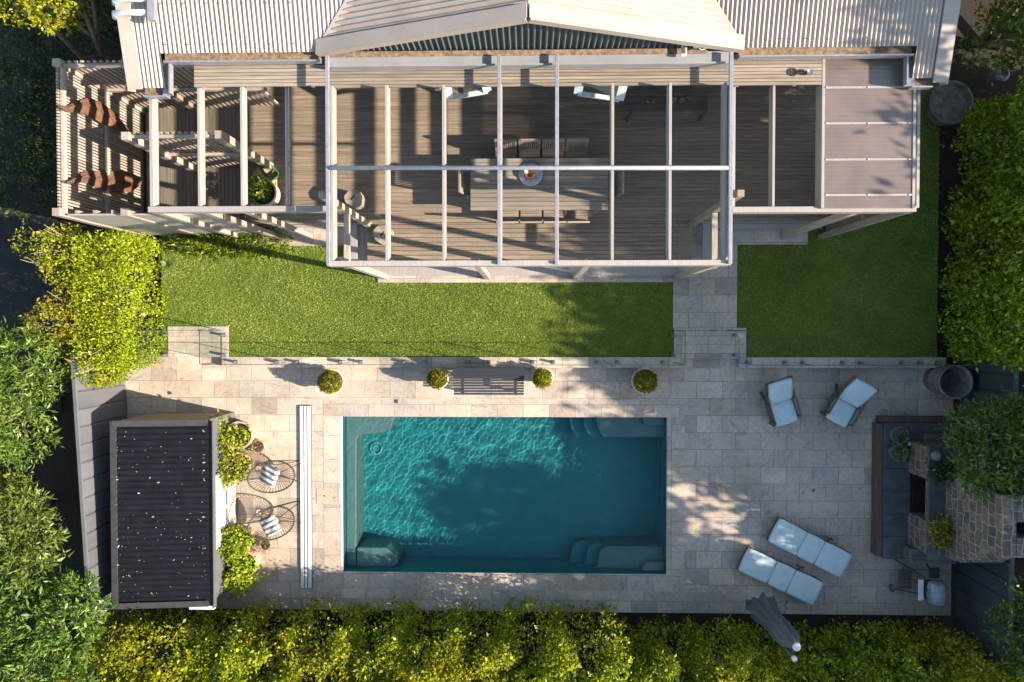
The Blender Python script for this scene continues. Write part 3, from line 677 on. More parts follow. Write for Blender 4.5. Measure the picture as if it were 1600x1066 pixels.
bu = m_.n('Bump', i_Strength=.18, i_Distance=.012); m_.l(wv.outputs['Fac'], bu.inputs['Height'])
for q in (d_, gl): m_.l(bu.outputs[0], q.inputs['Normal'])
x1_ = m_.n('MixShader', i_0=.25); m_.l(d_.outputs[0], x1_.inputs[1]); m_.l(tl.outputs[0], x1_.inputs[2])
x2_ = m_.n('MixShader', i_0=.42); m_.l(x1_.outputs[0], x2_.inputs[1]); m_.l(tp.outputs[0], x2_.inputs[2])
x3_ = m_.n('MixShader', i_0=.10); m_.l(x2_.outputs[0], x3_.inputs[1]); m_.l(gl.outputs[0], x3_.inputs[2]); m_.l(x3_.outputs[0], m_.out.inputs[0])
sheet = MB().bx(q0.x, q1.x, q0.y, q1.y, ZC-.006, ZC+.006)
for py in (91, 137, 193, 249.5, 305):
    yy = W(1356, py, ZC).y; MB().bx(q0.x+.02, q1.x-.02, yy-.032, yy+.032, ZC-.10, ZC-.012).build('purlin', M['paint'], pc)
for xa, xb in ((q0.x-.05, q0.x-.002), (q1.x+.002, q1.x+.05)): MB().bx(xa, xb, q0.y, q1.y, ZC-.12, ZC+.02).build('edge_trim', M['paint'], pc)
for py in (137, 193, 249.5, 305):
    for px in (1291, 1356, 1420): w_ = W(px, py, ZC+.01); sheet.lathe((w_.x, w_.y, ZC+.022), [(.016, 0), (.012, .014)], 8, mi=1)
sheet.build('sheet', [m_.m, M['white']], pc)
for py in (137, 193, 249.5, 305): yy = W(1356, py, ZC).y; MB().bx(q0.x+.004, q1.x-.004, yy-.018, yy+.018, ZC+.008, ZC+.02).build('cover_strip', M['paint'], pc)
# slatted screen at the far right of the deck
t = thing('slatted_screen', 'narrow screen of upright battens along the right side of the clear roof', 'screen', (7.0, 3.4, ZL))
xs_ = W(1433, 0, 4.0).x; b = MB(); yy = 2.15
while yy < 4.2: b.bx(xs_+.05, xs_+.09, yy, yy+.042, ZL, 3.9); yy += .062
b.build('batten_panel', M['woodz'], t)
for za, zb in ((3.84, 4.0), (2.0, 2.1)): MB().bx(xs_, xs_+.048, 2.12, 4.25, za, zb).build('rail', M['paint'], t)
# ------------------------------------------------------------------ SLATTED ENCLOSURE at the left
ZS = 3.1
en = thing('slatted_enclosure', 'roofless timber enclosure with batten walls left of the deck', 'enclosure', (W(150, 210, ZS).x, W(150, 210, ZS).y, ZL))
ex0, ey1, ey0 = W(97, 210, ZS).x, W(140, 100, ZS).y, W(150, 333, ZS).y
def battens(p0, p1, z0, z1, pitch, w_, d, name, skip=None):
    b = MB(); p0, p1 = Vector(p0), Vector(p1); L = (p1-p0).length; n = int(L/pitch); u = (p1-p0)/L; ang = math.atan2(u.y, u.x)
    for i in range(n):
        c_ = p0+u*(pitch*(i+.5)); b.box((c_.x, c_.y, (z0+z1)/2), (w_, d, z1-z0), Matrix.Rotation(ang, 3, 'Z'))
    return b.build(name, M['woodz'], en)
xw2 = W(188, 211, ZS).x; xw3 = W(334, 211, ZS).x; ymid = W(260, 211, ZS).y
battens((ex0-.05, ey0, 0), (ex0-.05, ey1, 0), .22, ZS+.06, .062, .040, .035, 'batten_wall')
battens((ex0, ey1+.03, 0), (-5.6, ey1+.03, 0), .22, ZS+.05, .125, .06, .04, 'batten_wall')
battens((xw2, ymid+.03, 0), (xw3, ymid+.03, 0), .22, ZS+.05, .125, .06, .04, 'batten_wall')
for z_ in (ZS-.02, 1.7):
    for a, b_ in (((ex0+.02, ey0), (ex0+.02, ey1)), ((ex0, ey1-.03), (-5.6, ey1-.03)), ((xw2, ymid-.03), (xw3, ymid-.03))):
        MB().beam((a[0], a[1], z_), (b_[0], b_[1], z_), .06, .09).build('rail', M['woodx'], en)
for px, py in ((80, 97), (80, 331), (188, 212), (334, 210), (187, 331), (188, 96)):
    p_ = W(px+7, py, ZS+.1); MB().bx(p_.x-.075, p_.x+.075, p_.y-.075, p_.y+.075, ZL, ZS+.1).build('post', M['woodz'], en, bevel=.005)
b = MB(); z_ = ZL+.05
xe = W(231, 0, ZS).x
while z_ < ZS-.1:
    b.bx(ex0+.09, -6.0 if z_ < 1.5 else xe+1.2, ey0-.045, ey0-.015, z_, z_+.118); z_ += .125
b.build('board_wall', M['paint'], en)
b = MB()
for i, x in enumerate(np.arange(ex0+.25, -6.4, .36)): b.bx(x-.03, x+.03, ey0-.008, ey0+.06, ZL, ZS-.02)
b.build('stud', M['woodz'], en)
b = MB(); yy = ey0+.1
while yy < ey1-.1: b.bx(ex0+.06, W(238, 0, .25).x-.04, yy, yy+.085, .22, .25); yy += .092
b.build('floor_board', M['deck'], en)
# two tall rusted leaf sculptures leaning on the left batten wall
def rust_leaf(label, path, widths):
    t = thing('leaf_sculpture', label, 'sculpture', (path[-1].x, path[-1].y, .25), 0, 'rusted leaf sculptures in the enclosure')
    n = len(path); vs = []; fs = []
    for p_, w_ in zip(path, widths):
        vs += [p_+Vector((0, w_, -.03)), p_+Vector((.06, 0, .05)), p_+Vector((0, -w_, -.03)), p_+Vector((-.03, 0, .0))]
    for i in range(n-1):
        for k in range(4): fs.append((i*4+k, (i+1)*4+k, (i+1)*4+(k+1) % 4, i*4+(k+1) % 4))
    MB().add(vs, fs).build('leaf_blade', M['rust'], t)
    ln = MB()
    for i in range(1, n-2):
        for s_ in (-1, 1): ln.tube([path[i]+Vector((.075, 0, .055)), path[i]+(path[i+1]-path[i])*.5+Vector((.04, s_*widths[i]*.6, .02))], .008, 5)
    ln.tube([p_+Vector((.07, 0, .06)) for p_ in path], .012, 6); ln.build('vein', M['stem'], t)
def leafpath(pxs, z0, z1): n = len(pxs); return [W(a, b_, z1+(z0-z1)*i/(n-1)) for i, (a, b_) in enumerate(pxs)]
rust_leaf('upper rusted steel leaf sculpture with a curled pointed tip', leafpath([(89, 165), (104, 170), (120, 166), (138, 166), (156, 175), (172, 185), (188, 197), (204, 209)], 1.0, 3.42), [.015, .07, .11, .19, .22, .20, .14, .04])
rust_leaf('lower rusted steel leaf sculpture half in shade', leafpath([(103, 286), (116, 280), (132, 276), (150, 280), (168, 284), (186, 284), (204, 284), (220, 284)], .6, 3.2), [.015, .07, .12, .18, .22, .25, .22, .06])
M['benchgrey'] = mat('grey_bench_slat', (.042, .047, .058), (.032, .036, .045), .5, 6, GX, .1)
M['darkroof'] = mat('dark_ribbed_roofing', (.013, .014, .019), (.009, .010, .014), .5, 3, spec=.15)
M['gutter2'] = mat('rusty_gutter', (.12, .07, .045), (.05, .035, .03), .8, 9)
SHADE = [('tall tree beyond the right fence opposite the loungers', 14.5, -8.1, 7.5, .95, 7500, 401, 26), ('tall tree beyond the right fence opposite the grill', 14.5, -6.2, 6.2, .8, 7000, 402, 24),
         ('tall tree beyond the right fence opposite the chimney', 14.6, -4.3, 6.3, .9, 7000, 407, 24), ('tall tree beyond the right fence opposite the deck chairs', 14.6, -2.5, 6.9, .9, 7000, 403, 24),
         ('tall tree beyond the right fence opposite the lawn', 14.6, -.8, 7.2, .9, 7000, 404, 24), ('tall tree beyond the right fence opposite the deck', 14.6, .9, 7.5, .8, 7000, 405, 24), ('tall tree beyond the right fence opposite the dining table', 14.6, 2.7, 7.6, .8, 7000, 408, 24),
         ('tallest tree beyond the right fence beside the house roof', 14.4, 4.7, 9.2, .8, 7000, 406, 24)]
# ------------------------------------------------------------------ DECK FURNITURE
ZT = 1.25
a, b_ = W(735, 247.5, ZT), W(950, 328, ZT); tc = ((a.x+b_.x)/2, (a.y+b_.y)/2, ZD)
TX0, TX1, TY0, TY1 = a.x, b_.x, b_.y, a.y
t = thing('dining_table', 'long weathered timber dining table with a plank top under the tall pergola', 'table', tc)
b = MB(); n = 12; pt = (TY1-TY0)/n
for i in range(n): b.bx(TX0, TX1, TY0+pt*i, TY0+pt*(i+1)-.008, ZT-.04, ZT)
b.build('table_top', M['table'], t, bevel=.003)
b = MB(); b.bx(TX0+.15, TX1-.15, TY0+.12, TY1-.12, ZT-.13, ZT-.042); b.build('apron', M['woodx'], t)
for sx in (TX0+.2, TX1-.2):
    for sy in (TY0+.16, TY1-.16): MB().bx(sx-.05, sx+.05, sy-.05, sy+.05, ZD, ZT-.131).build('leg', M['woodz'], t)
q = W(829, 272, ZT)
t = thing('fire_bowl', 'round silver tray with a small copper bowl in the middle of the dining table', 'bowl', (q.x, q.y, ZT))
MB().lathe((q.x, q.y, ZT), [(.10, .002), (.24, .012), (.27, .03), (.255, .034), (.16, .022), (.02, .02)], 32).build('tray', M['silver'], t, smooth=True)
MB().lathe((q.x-.02, q.y, ZT+.03), [(.05, 0), (.11, .05), (.12, .11), (.105, .11), (.09, .06), (.03, .03)], 24).build('bowl', M['copper'], t, smooth=True)
def make_chair(label, loc, rz):
    t = thing('dining_chair', label, 'chair', loc, rz, 'slatted chairs around the dining table')
    b = MB()
    for i in range(8): b.bx(-.235, .235, -.21+i*.054, -.21+i*.054+.044, .43, .455)
    b.bx(-.235, -.19, -.215, .215, .385, .428); b.bx(.19, .235, -.215, .215, .385, .428); b.build('seat', M['slat'], t, local=True)
    R_ = Matrix.Rotation(RAD(13), 3, 'X'); b = MB()
    def bp(x0, x1, y0, y1, z0, z1):
        c_ = R_ @ Vector(((x0+x1)/2, (y0+y1)/2, (z0+z1)/2)); b.box(c_+Vector((0, -.215, .46)), (x1-x0, y1-y0, z1-z0), R_)
    bp(-.24, .24, -.02, .02, .40, .46); bp(-.24, .24, -.02, .02, .02, .06); bp(-.24, -.195, -.02, .02, .061, .399); bp(.195, .24, -.02, .02, .061, .399)
    for i in range(9): x = -.168+i*.042; bp(x-.012, x+.012, -.01, .01, .061, .399)
    b.build('backrest', M['slat'], t, local=True)
    for sx in (-.213, .213):
        for sy in (-.19, .19): b = MB().bx(sx-.022, sx+.022, sy-.022, sy+.022, 0, .384); b.build('leg', M['woodz'], t, local=True)
    return t
ord_ = ['first', 'second', 'third', 'fourth']
ch = None
def chair(label, loc, rz):
    global ch
    if ch is None: ch = make_chair(label, loc, rz); return ch
    return dup(ch, None, loc=loc, rz=rz, label=label)
for i in range(4):
    x = W(790+i*37.5, 240, 1.35).x; chair(f'{ord_[i]} slatted chair from the left on the house side of the table', (x, TY1+.04, ZD), math.pi)
for i in range(4):
    x = W(793+i*37, 336, 1.35).x; chair(f'{ord_[i]} slatted chair from the left on the lawn side of the table', (x, TY0+.03, ZD), 0)
q = W(727, 286, 1.2); chair('single slatted chair at the left end of the dining table', (q.x+.20, q.y, ZD), -math.pi/2)
q = W(965, 288, 1.2); chair('single slatted chair at the right end of the dining table', (q.x-.22, q.y, ZD), math.pi/2)
def stump(px, py, z, r, h, label):
    q = W(px, py, ZD+h); t = thing('stump_stool', label, 'stool', (q.x, q.y, ZD))
    wob = lambda a, i: 1+.05*math.sin(3*a+px)+.03*math.sin(7*a)
    MB().lathe((q.x, q.y, ZD), [(r*1.02, 0), (r*1.04, h*.5), (r, h-.02), (r*.96, h), (r*.3, h+.001)], 30, wob=wob).build('trunk', M['stump'], t, smooth=False)
    c_ = MB(); c_.add([(q.x-.05, q.y-.05, ZD+h+.004), (q.x-.02, q.y-.055, ZD+h+.004), (q.x+.02, q.y+.0, ZD+h+.004), (q.x+.055, q.y+.05, ZD+h+.004), (q.x+.045, q.y+.07, ZD+h+.004), (q.x-.01, q.y+.02, ZD+h+.004), (q.x-.04, q.y+.0, ZD+h+.004)], [(0, 1, 2, 3, 4, 5, 6)]); c_.build('crack', M['black'], t)
stump(551, 309, ZD, .19, .52, 'tall grey tree stump stool on the deck near the corner post')
stump(597, 366, ZD, .21, .26, 'low cut stump stool at the front left corner of the deck')
# half open awning windows under the slats
def window(pts, z_top, z_bot, m, label, glass=True):
    t = thing('awning_window', label, 'window', (0, 5.6, 2.2)); b = MB()
    P4 = [W(px, py, z) for (px, py), z in zip(pts, (z_top, z_bot, z_bot, z_top))]; t.location = P4[1]
    for i in range(3): b.beam(P4[i], P4[i+1], .17 if i != 1 else .09, .05)
    b.build('frame', m, t)
    MB().add(P4, [(0, 1, 2, 3)]).build('pane', GLASS, t)
gt_ = NT('clear_glass'); tp = gt_.n('BsdfTransparent'); tp.inputs[0].default_value = (.90, .96, .935, 1); gl = gt_.n('BsdfGlossy', i_Roughness=.01); fr = gt_.n('Fresnel', i_IOR=1.16)
mx = gt_.n('MixShader'); mx.inputs[0].default_value = .06; gt_.l(tp.outputs[0], mx.inputs[1]); gt_.l(gl.outputs[0], mx.inputs[2]); gt_.l(mx.outputs[0], gt_.out.inputs[0]); GLASS = gt_.m
gr_ = NT('clear_roof_glass'); tp = gr_.n('BsdfTransparent'); tp.inputs[0].default_value = (.975, .985, .98, 1); gl = gr_.n('BsdfGlossy', i_Roughness=.02)
mx = gr_.n('MixShader', i_0=.010); gr_.l(tp.outputs[0], mx.inputs[1]); gr_.l(gl.outputs[0], mx.inputs[2]); gr_.l(mx.outputs[0], gr_.out.inputs[0])
gx_ = [W(px, 300, ZU+.05).x for px in (512, 780, 870, 1141.5)]
for xa, xb in zip(gx_, gx_[1:]): MB().add([(xa+.034, yF+.05, ZU+.03), (xb-.034, yF+.05, ZU+.03), (xb-.034, yE-.02, ZU+.03), (xa+.034, yE-.02, ZU+.03)], [(0, 1, 2, 3)]).build('roof_pane', gr_.m, up)
M['gedge'] = mat('dark_glass_edge', (.03, .06, .06), (.02, .045, .045), .2, 5)
window([(697, 128), (702, 153), (762, 143), (756, 124)], 2.5, 2.2, M['white'], 'half open white framed window in sunlight under the slats')
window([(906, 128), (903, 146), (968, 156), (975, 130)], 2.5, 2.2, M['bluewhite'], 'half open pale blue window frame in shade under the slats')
q = W(684, 136, 2.2); t = thing('sign_board', 'small orange and white tab by the left window', 'sign', (q.x, q.y, 2.0)); b = MB(); b.bx(q.x-.06, q.x+.06, q.y-.02, q.y+.02, 2.1, 2.2); b.build('orange_tab', M['orange'], t); b = MB(); b.bx(q.x-.06, q.x+.06, q.y-.045, q.y-.021, 2.1, 2.2); b.build('white_tab', M['white'], t)
# rustic bench with small pots in the shade
q0, q1 = W(980, 150, .95), W(1105, 172, .95)
t = thing('rustic_bench', 'rustic timber bench in deep shade against the house wall', 'bench', ((q0.x+q1.x)/2, q1.y, ZD))
b = MB(); b.bx(q0.x, q1.x, q1.y, q1.y+.16, .90, .95); b.bx(q0.x, q1.x, q1.y+.17, q0.y, .90, .95); b.build('seat', M['teak'], t)
for x in (q0.x+.04, q1.x-.10):
    b = MB(); b.bx(x, x+.06, q1.y-.12, q1.y-.05, ZD, 1.05); b.bx(x, x+.06, q0.y-.08, q0.y-.02, ZD, .9); b.build('leg', M['oldtimber'], t)
for i, px in enumerate((1014, 1022, 1054, 1066)):
    q = W(px, 156, 1.05); t = thing('succulent_pot', f'{ord_[i]} little succulent pot from the left on the rustic bench', 'plant pot', (q.x, q.y, .95), 0, 'little pots on the rustic bench')
    MB().lathe((q.x, q.y, .95), [(.04, 0), (.055, .08), (.045, .08), (.04, .06)], 14).build('pot', M['terracotta'], t)
    foliage('leaves', [(q.x, q.y, 1.04, .05, .05, .05)], 40, .05, M['leaf_grey'], t, cl=4, seed=i)
# basket and flower pot on the deck
q = W(418, 283, .62)
t = thing('wicker_basket', 'straw basket with a green rim lying on the deck beside the flower pot', 'basket', (q.x, q.y, ZD))
Rb = Matrix.Rotation(RAD(38), 3, 'Z') @ Matrix.Rotation(RAD(62), 3, 'Y')
b = MB().lathe((0, 0, 0), [(.20, -.30), (.26, -.14), (.25, .02), (.20, .17), (.185, .17), (.235, .0), (.18, -.26)], 26)
b.v = [tuple(Rb @ Vector(v)+Vector((q.x+.02, q.y+.10, ZD+.24))) for v in b.v]; b.build('body', M['wicker'], t, smooth=True)
b = MB().lathe((0, 0, 0), [(.225, .11), (.215, .18), (.185, .18), (.19, .11)], 26, cap=False)
b.v = [tuple(Rb @ Vector(v)+Vector((q.x+.02, q.y+.10, ZD+.24))) for v in b.v]; b.build('rim', M['greentrim'], t, smooth=True)
b = MB(); b.tube([Rb @ Vector((.20, .05, .05))+Vector((q.x+.02, q.y+.10, ZD+.24)), Vector((q.x+.24, q.y+.0, ZD+.2)), Vector((q.x+.22, q.y-.2, ZD+.14)), Vector((q.x+.05, q.y-.30, ZD+.1))], .012, 6); b.build('handle', M['wicker'], t)
q = W(409, 300, 1.0)
t = thing('flower_pot', 'round cream pot of yellow and pink flowers behind the left front beam', 'plant pot', (q.x, q.y, ZD))
MB().lathe((q.x, q.y, ZD), [(.2, 0), (.29, .12), (.31, .26), (.30, .4), (.285, .42), (.26, .41), (.26, .33)], 32).build('pot', M['creampot'], t, smooth=True)
MB().lathe((q.x, q.y, ZD+.36), [(.26, 0), (.01, .01)], 20, cap=False).build('soil', M['soil'], t)
foliage('leaves', [(q.x-.08, q.y+.02, 1.0, .26, .24, .16)], 700, .07, M['leaf_dark'], t, seed=3)
foliage('petals', [(q.x-.08, q.y+.04, 1.06, .22, .2, .14)], 50, .05, M['petal'], t, cl=2, aspect=.9, seed=4)
# ------------------------------------------------------------------ GLASS POOL FENCE
ZG = ZL+.012; GT = 1.2
def pane(t, p0, p1, z0=ZG+.06, z1=ZG+GT):
    d = Vector((p1[0]-p0[0], p1[1]-p0[1], 0)).normalized(); n_ = Vector((-d.y, d.x, 0))*.006; a, b_ = Vector((p0[0], p0[1], 0)), Vector((p1[0], p1[1], 0))
    q = lambda p_, s_, z: Vector((p_.x, p_.y, z))+n_*s_
    g_ = MB().add([q(a, 0, z0), q(b_, 0, z0), q(b_, 0, z1-.002), q(a, 0, z1-.002)], [(0, 1, 2, 3)]).build('pane', GLASS, t)
    e = MB(); e.hexa([q(a, -1, z1-.002), q(b_, -1, z1-.002), q(b_, 1, z1-.002), q(a, 1, z1-.002), q(a, -1, z1+.010), q(b_, -1, z1+.010), q(b_, 1, z1+.010), q(a, 1, z1+.010)])
    for p_ in (a-d*.0, b_): e.bx(p_.x-.005, p_.x+.005, p_.y-.005, p_.y+.005, z0, z1-.003)
    e.build('edge', M['gedge'], g_)
def spigot(t, x, y):
    b = MB(); b.bx(x-.045, x+.045, y-.045, y+.045, ZG, ZG+.012); b.lathe((x, y, ZG+.012), [(.032, 0), (.032, .14), (.026, .15)], 12); b.build('spigot', M['steel_d'], t)
M['steel_d'] = mat('dark_satin_steel', (.24, .26, .28), (.18, .20, .22), .35, 9, metal=.6)
yf = W(0, 566, ZL).y
def fence_panel(label, p0, p1, sp):
    t = thing('glass_fence', label, 'glass fence', ((p0[0]+p1[0])/2, (p0[1]+p1[1])/2, ZG), 0, 'glass pool fence panels')
    pane(t, p0, p1)
    for s_ in sp: spigot(t, *s_)
jl = [352, 448, 547, 647, 747, 847, 947, 1050]
nm_ = ['first', 'second', 'third', 'fourth', 'fifth', 'sixth', 'seventh']
for i in range(7):
    a, b_ = jl[i], jl[i+1]; xa, xb = W(a, 566, ZL).x+.012, W(b_, 566, ZL).x-.012
    fence_panel(f'{nm_[i]} clear glass panel from the left of the long pool fence', (xa, yf), (xb, yf), [(W(a+17, 566, ZL).x, yf), (W(b_-15, 566, ZL).x, yf)])
jr = [1152, 1238, 1328, 1420, 1476]
lr = ['beside the right gate', 'above the left deck chair', 'above the right deck chair', 'beside the big barrel planter']
for i in range(4):
    a, b_ = jr[i], jr[i+1]; xa, xb = W(a, 566, ZL).x+.012, W(b_, 566, ZL).x-.012
    fence_panel('clear glass fence panel '+lr[i], (xa, yf), (xb, yf), [(W(a+15, 566, ZL).x, yf), (W(b_-13, 566, ZL).x, yf)])
for px, lab in ((260, 'left side of the left gate by the bushes'), (350, 'right side of the left gate'), (1052, 'left side of the right gate'), (1147, 'right side of the right gate')):
    xx = W(px, 540, ZL).x; ya, yb = W(0, 517, ZL).y, W(0, 566, ZL).y
    fence_panel('short clear glass return panel on the '+lab, (xx, yb+.01), (xx, ya), [(xx, W(0, 524, ZL).y), (xx, W(0, 555, ZL).y)])
for pa, pb, lab, hx in ((262, 349, 'clear glass gate at the left landing', (318, 334)), (1054, 1146, 'clear glass gate at the right landing', (1113, 1139))):
    p0, p1 = W(pa, 517, ZL), W(pb, 517, ZL)
    t = thing('glass_gate', lab, 'gate', ((p0.x+p1.x)/2, p0.y, ZG)); pane(t, (p0.x+.02, p0.y+.015), (p1.x-.02, p0.y+.015), ZG+.08)
    for h_ in hx:
        xx = W(h_, 516, ZL+1).x; MB().box((xx, p0.y+.015, ZG+1.1), (.12, .05, .08)).build('hinge', M['steel_d'], t)
# ------------------------------------------------------------------ PATIO: planters, bench, covers
balls = [(515, 597, .265, 'clipped box ball in a cream pot, leftmost of the four along the fence kerb'), (683, 592, .215, 'smaller clipped box ball just left of the grey slatted bench'), (848, 591, .215, 'smaller clipped box ball just right of the grey slatted bench'), (1009, 596, .265, 'clipped box ball in a cream pot, rightmost of the four along the fence kerb')]
for i, (px, py, r, lab) in enumerate(balls):
    q = W(px, py, .55); t = thing('box_ball', lab, 'planter', (q.x, q.y, 0), 0, 'clipped balls in pots along the kerb')
    MB().lathe((q.x, q.y, 0), [(r*.62, 0), (r*.8, .15), (r*1.03, .36), (r*1.17, .40), (r*1.16, .44), (r*1.0, .44), (r*.9, .38), (.01, .37)], 32).build('pot', M['creampot'], t, smooth=True)
    foliage('ball', [(q.x, q.y, .40+r*.6, r*.92, r*.90, r*.90), (q.x+r*random.uniform(-.2, .2), q.y+r*random.uniform(-.2, .2), .40+r*.68, r*.78, r*.8, r*.85)], 3800, .034, M['leaf_box'], t, cl=6, aspect=.6, top=-.6, shell=(.88, 1.03), seed=20+i, spread=1.0)
    MB().lathe((q.x, q.y, .42+r*.62), [(r*.05, -r*.8), (r*.6, -r*.55), (r*.80, 0), (r*.56, r*.5), (r*.05, r*.8)], 20).build('core', M['turf'], t, smooth=True)
q0, q1 = W(709, 617, .42), W(818.5, 592, .42); yk = W(0, 582, .85).y
t = thing('slatted_bench', 'charcoal slatted bench with a backrest against the fence kerb', 'bench', ((q0.x+q1.x)/2, (q0.y+q1.y)/2, 0))
b = MB(); n = 6; pt = (q1.y-q0.y)/n
for i in range(n): b.bx(q0.x, q1.x, q0.y+pt*i, q0.y+pt*i+pt*.76, .395, .42)
b.build('seat', M['benchgrey'] if 'benchgrey' in M else M['darkgrey'], t, bevel=.004)
b = MB()
for i in range(3): zz = .44+i*.125; yy = q1.y-.005+i*.092; b.hexa([(q0.x, yy, zz), (q1.x, yy, zz), (q1.x, yy+.02, zz-.015), (q0.x, yy+.02, zz-.015), (q0.x, yy+.085, zz+.112), (q1.x, yy+.085, zz+.112), (q1.x, yy+.105, zz+.097), (q0.x, yy+.105, zz+.097)])
b.build('backrest', M['benchgrey'] if 'benchgrey' in M else M['darkgrey'], t)
for x in (q0.x+.2, q1.x-.2):
    MB().bx(x-.03, x+.03, q0.y+.02, q1.y+.06, .34, .394).build('crossbar', M['darkgrey'], t)
    for y_ in (q0.y+.05, q1.y+.05): MB().bx(x-.025, x+.025, y_-.025, y_+.025, 0, .339).build('leg', M['darkgrey'], t)
q0, q1 = W(470, 919, .06), W(486, 634.5, .06)
t = thing('pool_cover_box', 'long white slot cover let into the paving left of the pool', 'pool cover', ((q0.x+q1.x)/2, (q0.y+q1.y)/2, 0))
b = MB(); xx = [q0.x+(q1.x-q0.x)*f for f in (0, .27, .37, .55, .65, .92, 1)]
b.bx(xx[0], xx[1], q0.y, q1.y, .005, .06); b.bx(xx[2], xx[3], q0.y, q1.y, .005, .06); b.bx(xx[4], xx[5], q0.y, q1.y, .005, .06); b.build('lid', M['white'], t, bevel=.005)
b = MB(); b.bx(xx[0]-.012, xx[6], q0.y-.015, q1.y+.015, -.01, .03); b.build('track', M['steel_d'], t)
for px, py, s_, m, lab in ((619, 627, .09, 'steel_d', 'small square dark drain grate above the pool'), (1271, 766, .07, 'bluedrain', 'small blue drain cover on the open patio')):
    q = W(px, py); t = thing('drain_cover', lab, 'drain', (q.x, q.y, 0)); b = MB(); b.bx(q.x-s_/2, q.x+s_/2, q.y-s_/2, q.y+s_/2, .004, .012); b.build('frame', M[m], t)
    b = MB(); [b.bx(q.x-s_*.38, q.x+s_*.38, q.y-s_*.4+i*s_*.2, q.y-s_*.4+i*s_*.2+s_*.1, .0125, .016) for i in range(4)]; b.build('grate', M['black'], t)
q = W(507, 775); t = thing('access_lid', 'square paved lid with a finger hole left of the pool', 'lid', (q.x, q.y, 0)); b = MB(); b.bx(q.x-.19, q.x+.19, q.y-.19, q.y+.19, .0, .009); b.build('slab', M['cope'], t); MB().lathe((q.x, q.y, .009), [(.02, 0), (.018, .003)], 12).build('hole', M['black'], t)
# wire bucket chairs
def wire_chair(label, px, py, rz):
    q = W(px, py, .6); t = thing('wire_chair', label, 'chair', (q.x, q.y, 0), rz, 'round wire chairs by the shed')
    N = 44; R_ = Matrix.Rotation(RAD(24), 3, 'Y')
    # the rim is a big tilted ring: low in front (+x), high at the back (-x)
    rim = [Vector((.46*math.cos(a), .37*math.sin(a), .56-.24*math.cos(a)+.03*math.cos(2*a))) for a in np.linspace(0, 2*np.pi, N, endpoint=False)]
    hub = Vector((-.02, 0, .27))
    inner = [Vector((-.02+.085*math.cos(a), .085*math.sin(a), .275)) for a in np.linspace(0, 2*np.pi, N, endpoint=False)]
    MB().tube(rim, .018, 8, True).build('rim', M['black'], t, smooth=True, local=True)
    b = MB(); [b.tube([rim[i], rim[i].lerp(inner[i], .55)+Vector((0, 0, -.045)), inner[i]], .0055, 4) for i in range(N)]; b.tube(inner, .008, 6, True)
    b.build('cord_seat', M['cord'], t, local=True)
    ft = [Vector((.62, .30, 0)), Vector((.62, -.26, 0)), Vector((-.30, .26, 0)), Vector((-.34, -.26, 0))]
    for f_ in ft: MB().tube([Vector((-.02, 0, .255))+(f_*.12), f_+Vector((0, 0, .008))], .009, 6).build('leg', M['black'], t, local=True)
    MB().tube([ft[0]+Vector((0, 0, .012)), ft[2]+Vector((0, 0, .012))], .006, 6).build('stretcher', M['black'], t, local=True)
    return t
M['cord'] = mat('dark_cord', (.05, .04, .03), (.035, .03, .022), .6, 9)
wire_chair('black round wire chair nearest the house, striped cushion on it', 424, 746, RAD(-2))
wire_chair('black round wire chair nearest the hedge, striped cushion on it', 424, 819, RAD(12))
m_ = NT('striped_canvas'); co = m_.coords(); sx_ = m_.n('SeparateXYZ'); m_.l(co, sx_.inputs[0])
st = m_.math('GREATER_THAN', m_.math('FRACT', m_.math('ADD', m_.math('MULTIPLY', sx_.outputs[1], 8.2), .12)), .52)
m_.pbr(m_.mix(st, (.78, .78, .76), (.17, .18, .175)), .9, 0, .2, m_.noise(co, 40), .15, .004)
def cushion(name, label, loc, M3, size, m, group=None, cat='cushion', puff=.55, parent=None):
    n = 12; vs = []; fs = []; p1, p2, p3 = [random.uniform(0, 6.28) for _ in range(3)]
    for s_ in (1, -1):
        for j in range(n+1):
            for i in range(n+1):
                u, v = i/n*2-1, j/n*2-1; e = ((1-u**4)*(1-v**4))**.5
                vs.append((u*size[0]/2*(1-.04*v*v), v*size[1]/2*(1-.04*u*u), s_*size[2]/2*(1-puff+puff*e if e > 0 else 1-puff)+e*.006*(math.sin(4.1*u+2.3*v+p1)+math.sin(5.7*v-3.1*u+p2)+.6*math.sin(9*u+7*v+p3))))
    o = (n+1)**2
    for j in range(n):
        for i in range(n):
            a = j*(n+1)+i; fs.append((a, a+1, a+n+2, a+n+1)); fs.append((o+a, o+a+n+1, o+a+n+2, o+a+1))
    edge = [i for i in range(n)]+[j*(n+1)+n for j in range(n)]+[n*(n+1)+i for i in range(n, 0, -1)]+[j*(n+1) for j in range(n, 0, -1)]
    for k_ in range(len(edge)): a, b_ = edge[k_], edge[(k_+1) % len(edge)]; fs.append((a, o+a, o+b_, b_))
    ob = MB().add([M3 @ Vector(v) for v in vs], fs).build(name, m, parent, smooth=True, local=True)
    ob.location = loc
    if parent is None: tag(ob, label, cat, group)
    return ob
E3 = Matrix.Identity(3)
q = W(421, 742, .52); o = cushion('striped_cushion', 'grey and white striped cushion on the wire chair nearest the house', q, Matrix.Rotation(RAD(-22), 3, 'Y'), (.46, .46, .14), m_.m, 'striped cushions'); o.rotation_euler = (0, 0, RAD(-22))
q = W(422, 821, .52); o = cushion('striped_cushion', 'grey and white striped cushion on the wire chair nearest the hedge', q, Matrix.Rotation(RAD(-22), 3, 'Y'), (.46, .46, .14), m_.m, 'striped cushions'); o.rotation_euler = (0, 0, RAD(27))
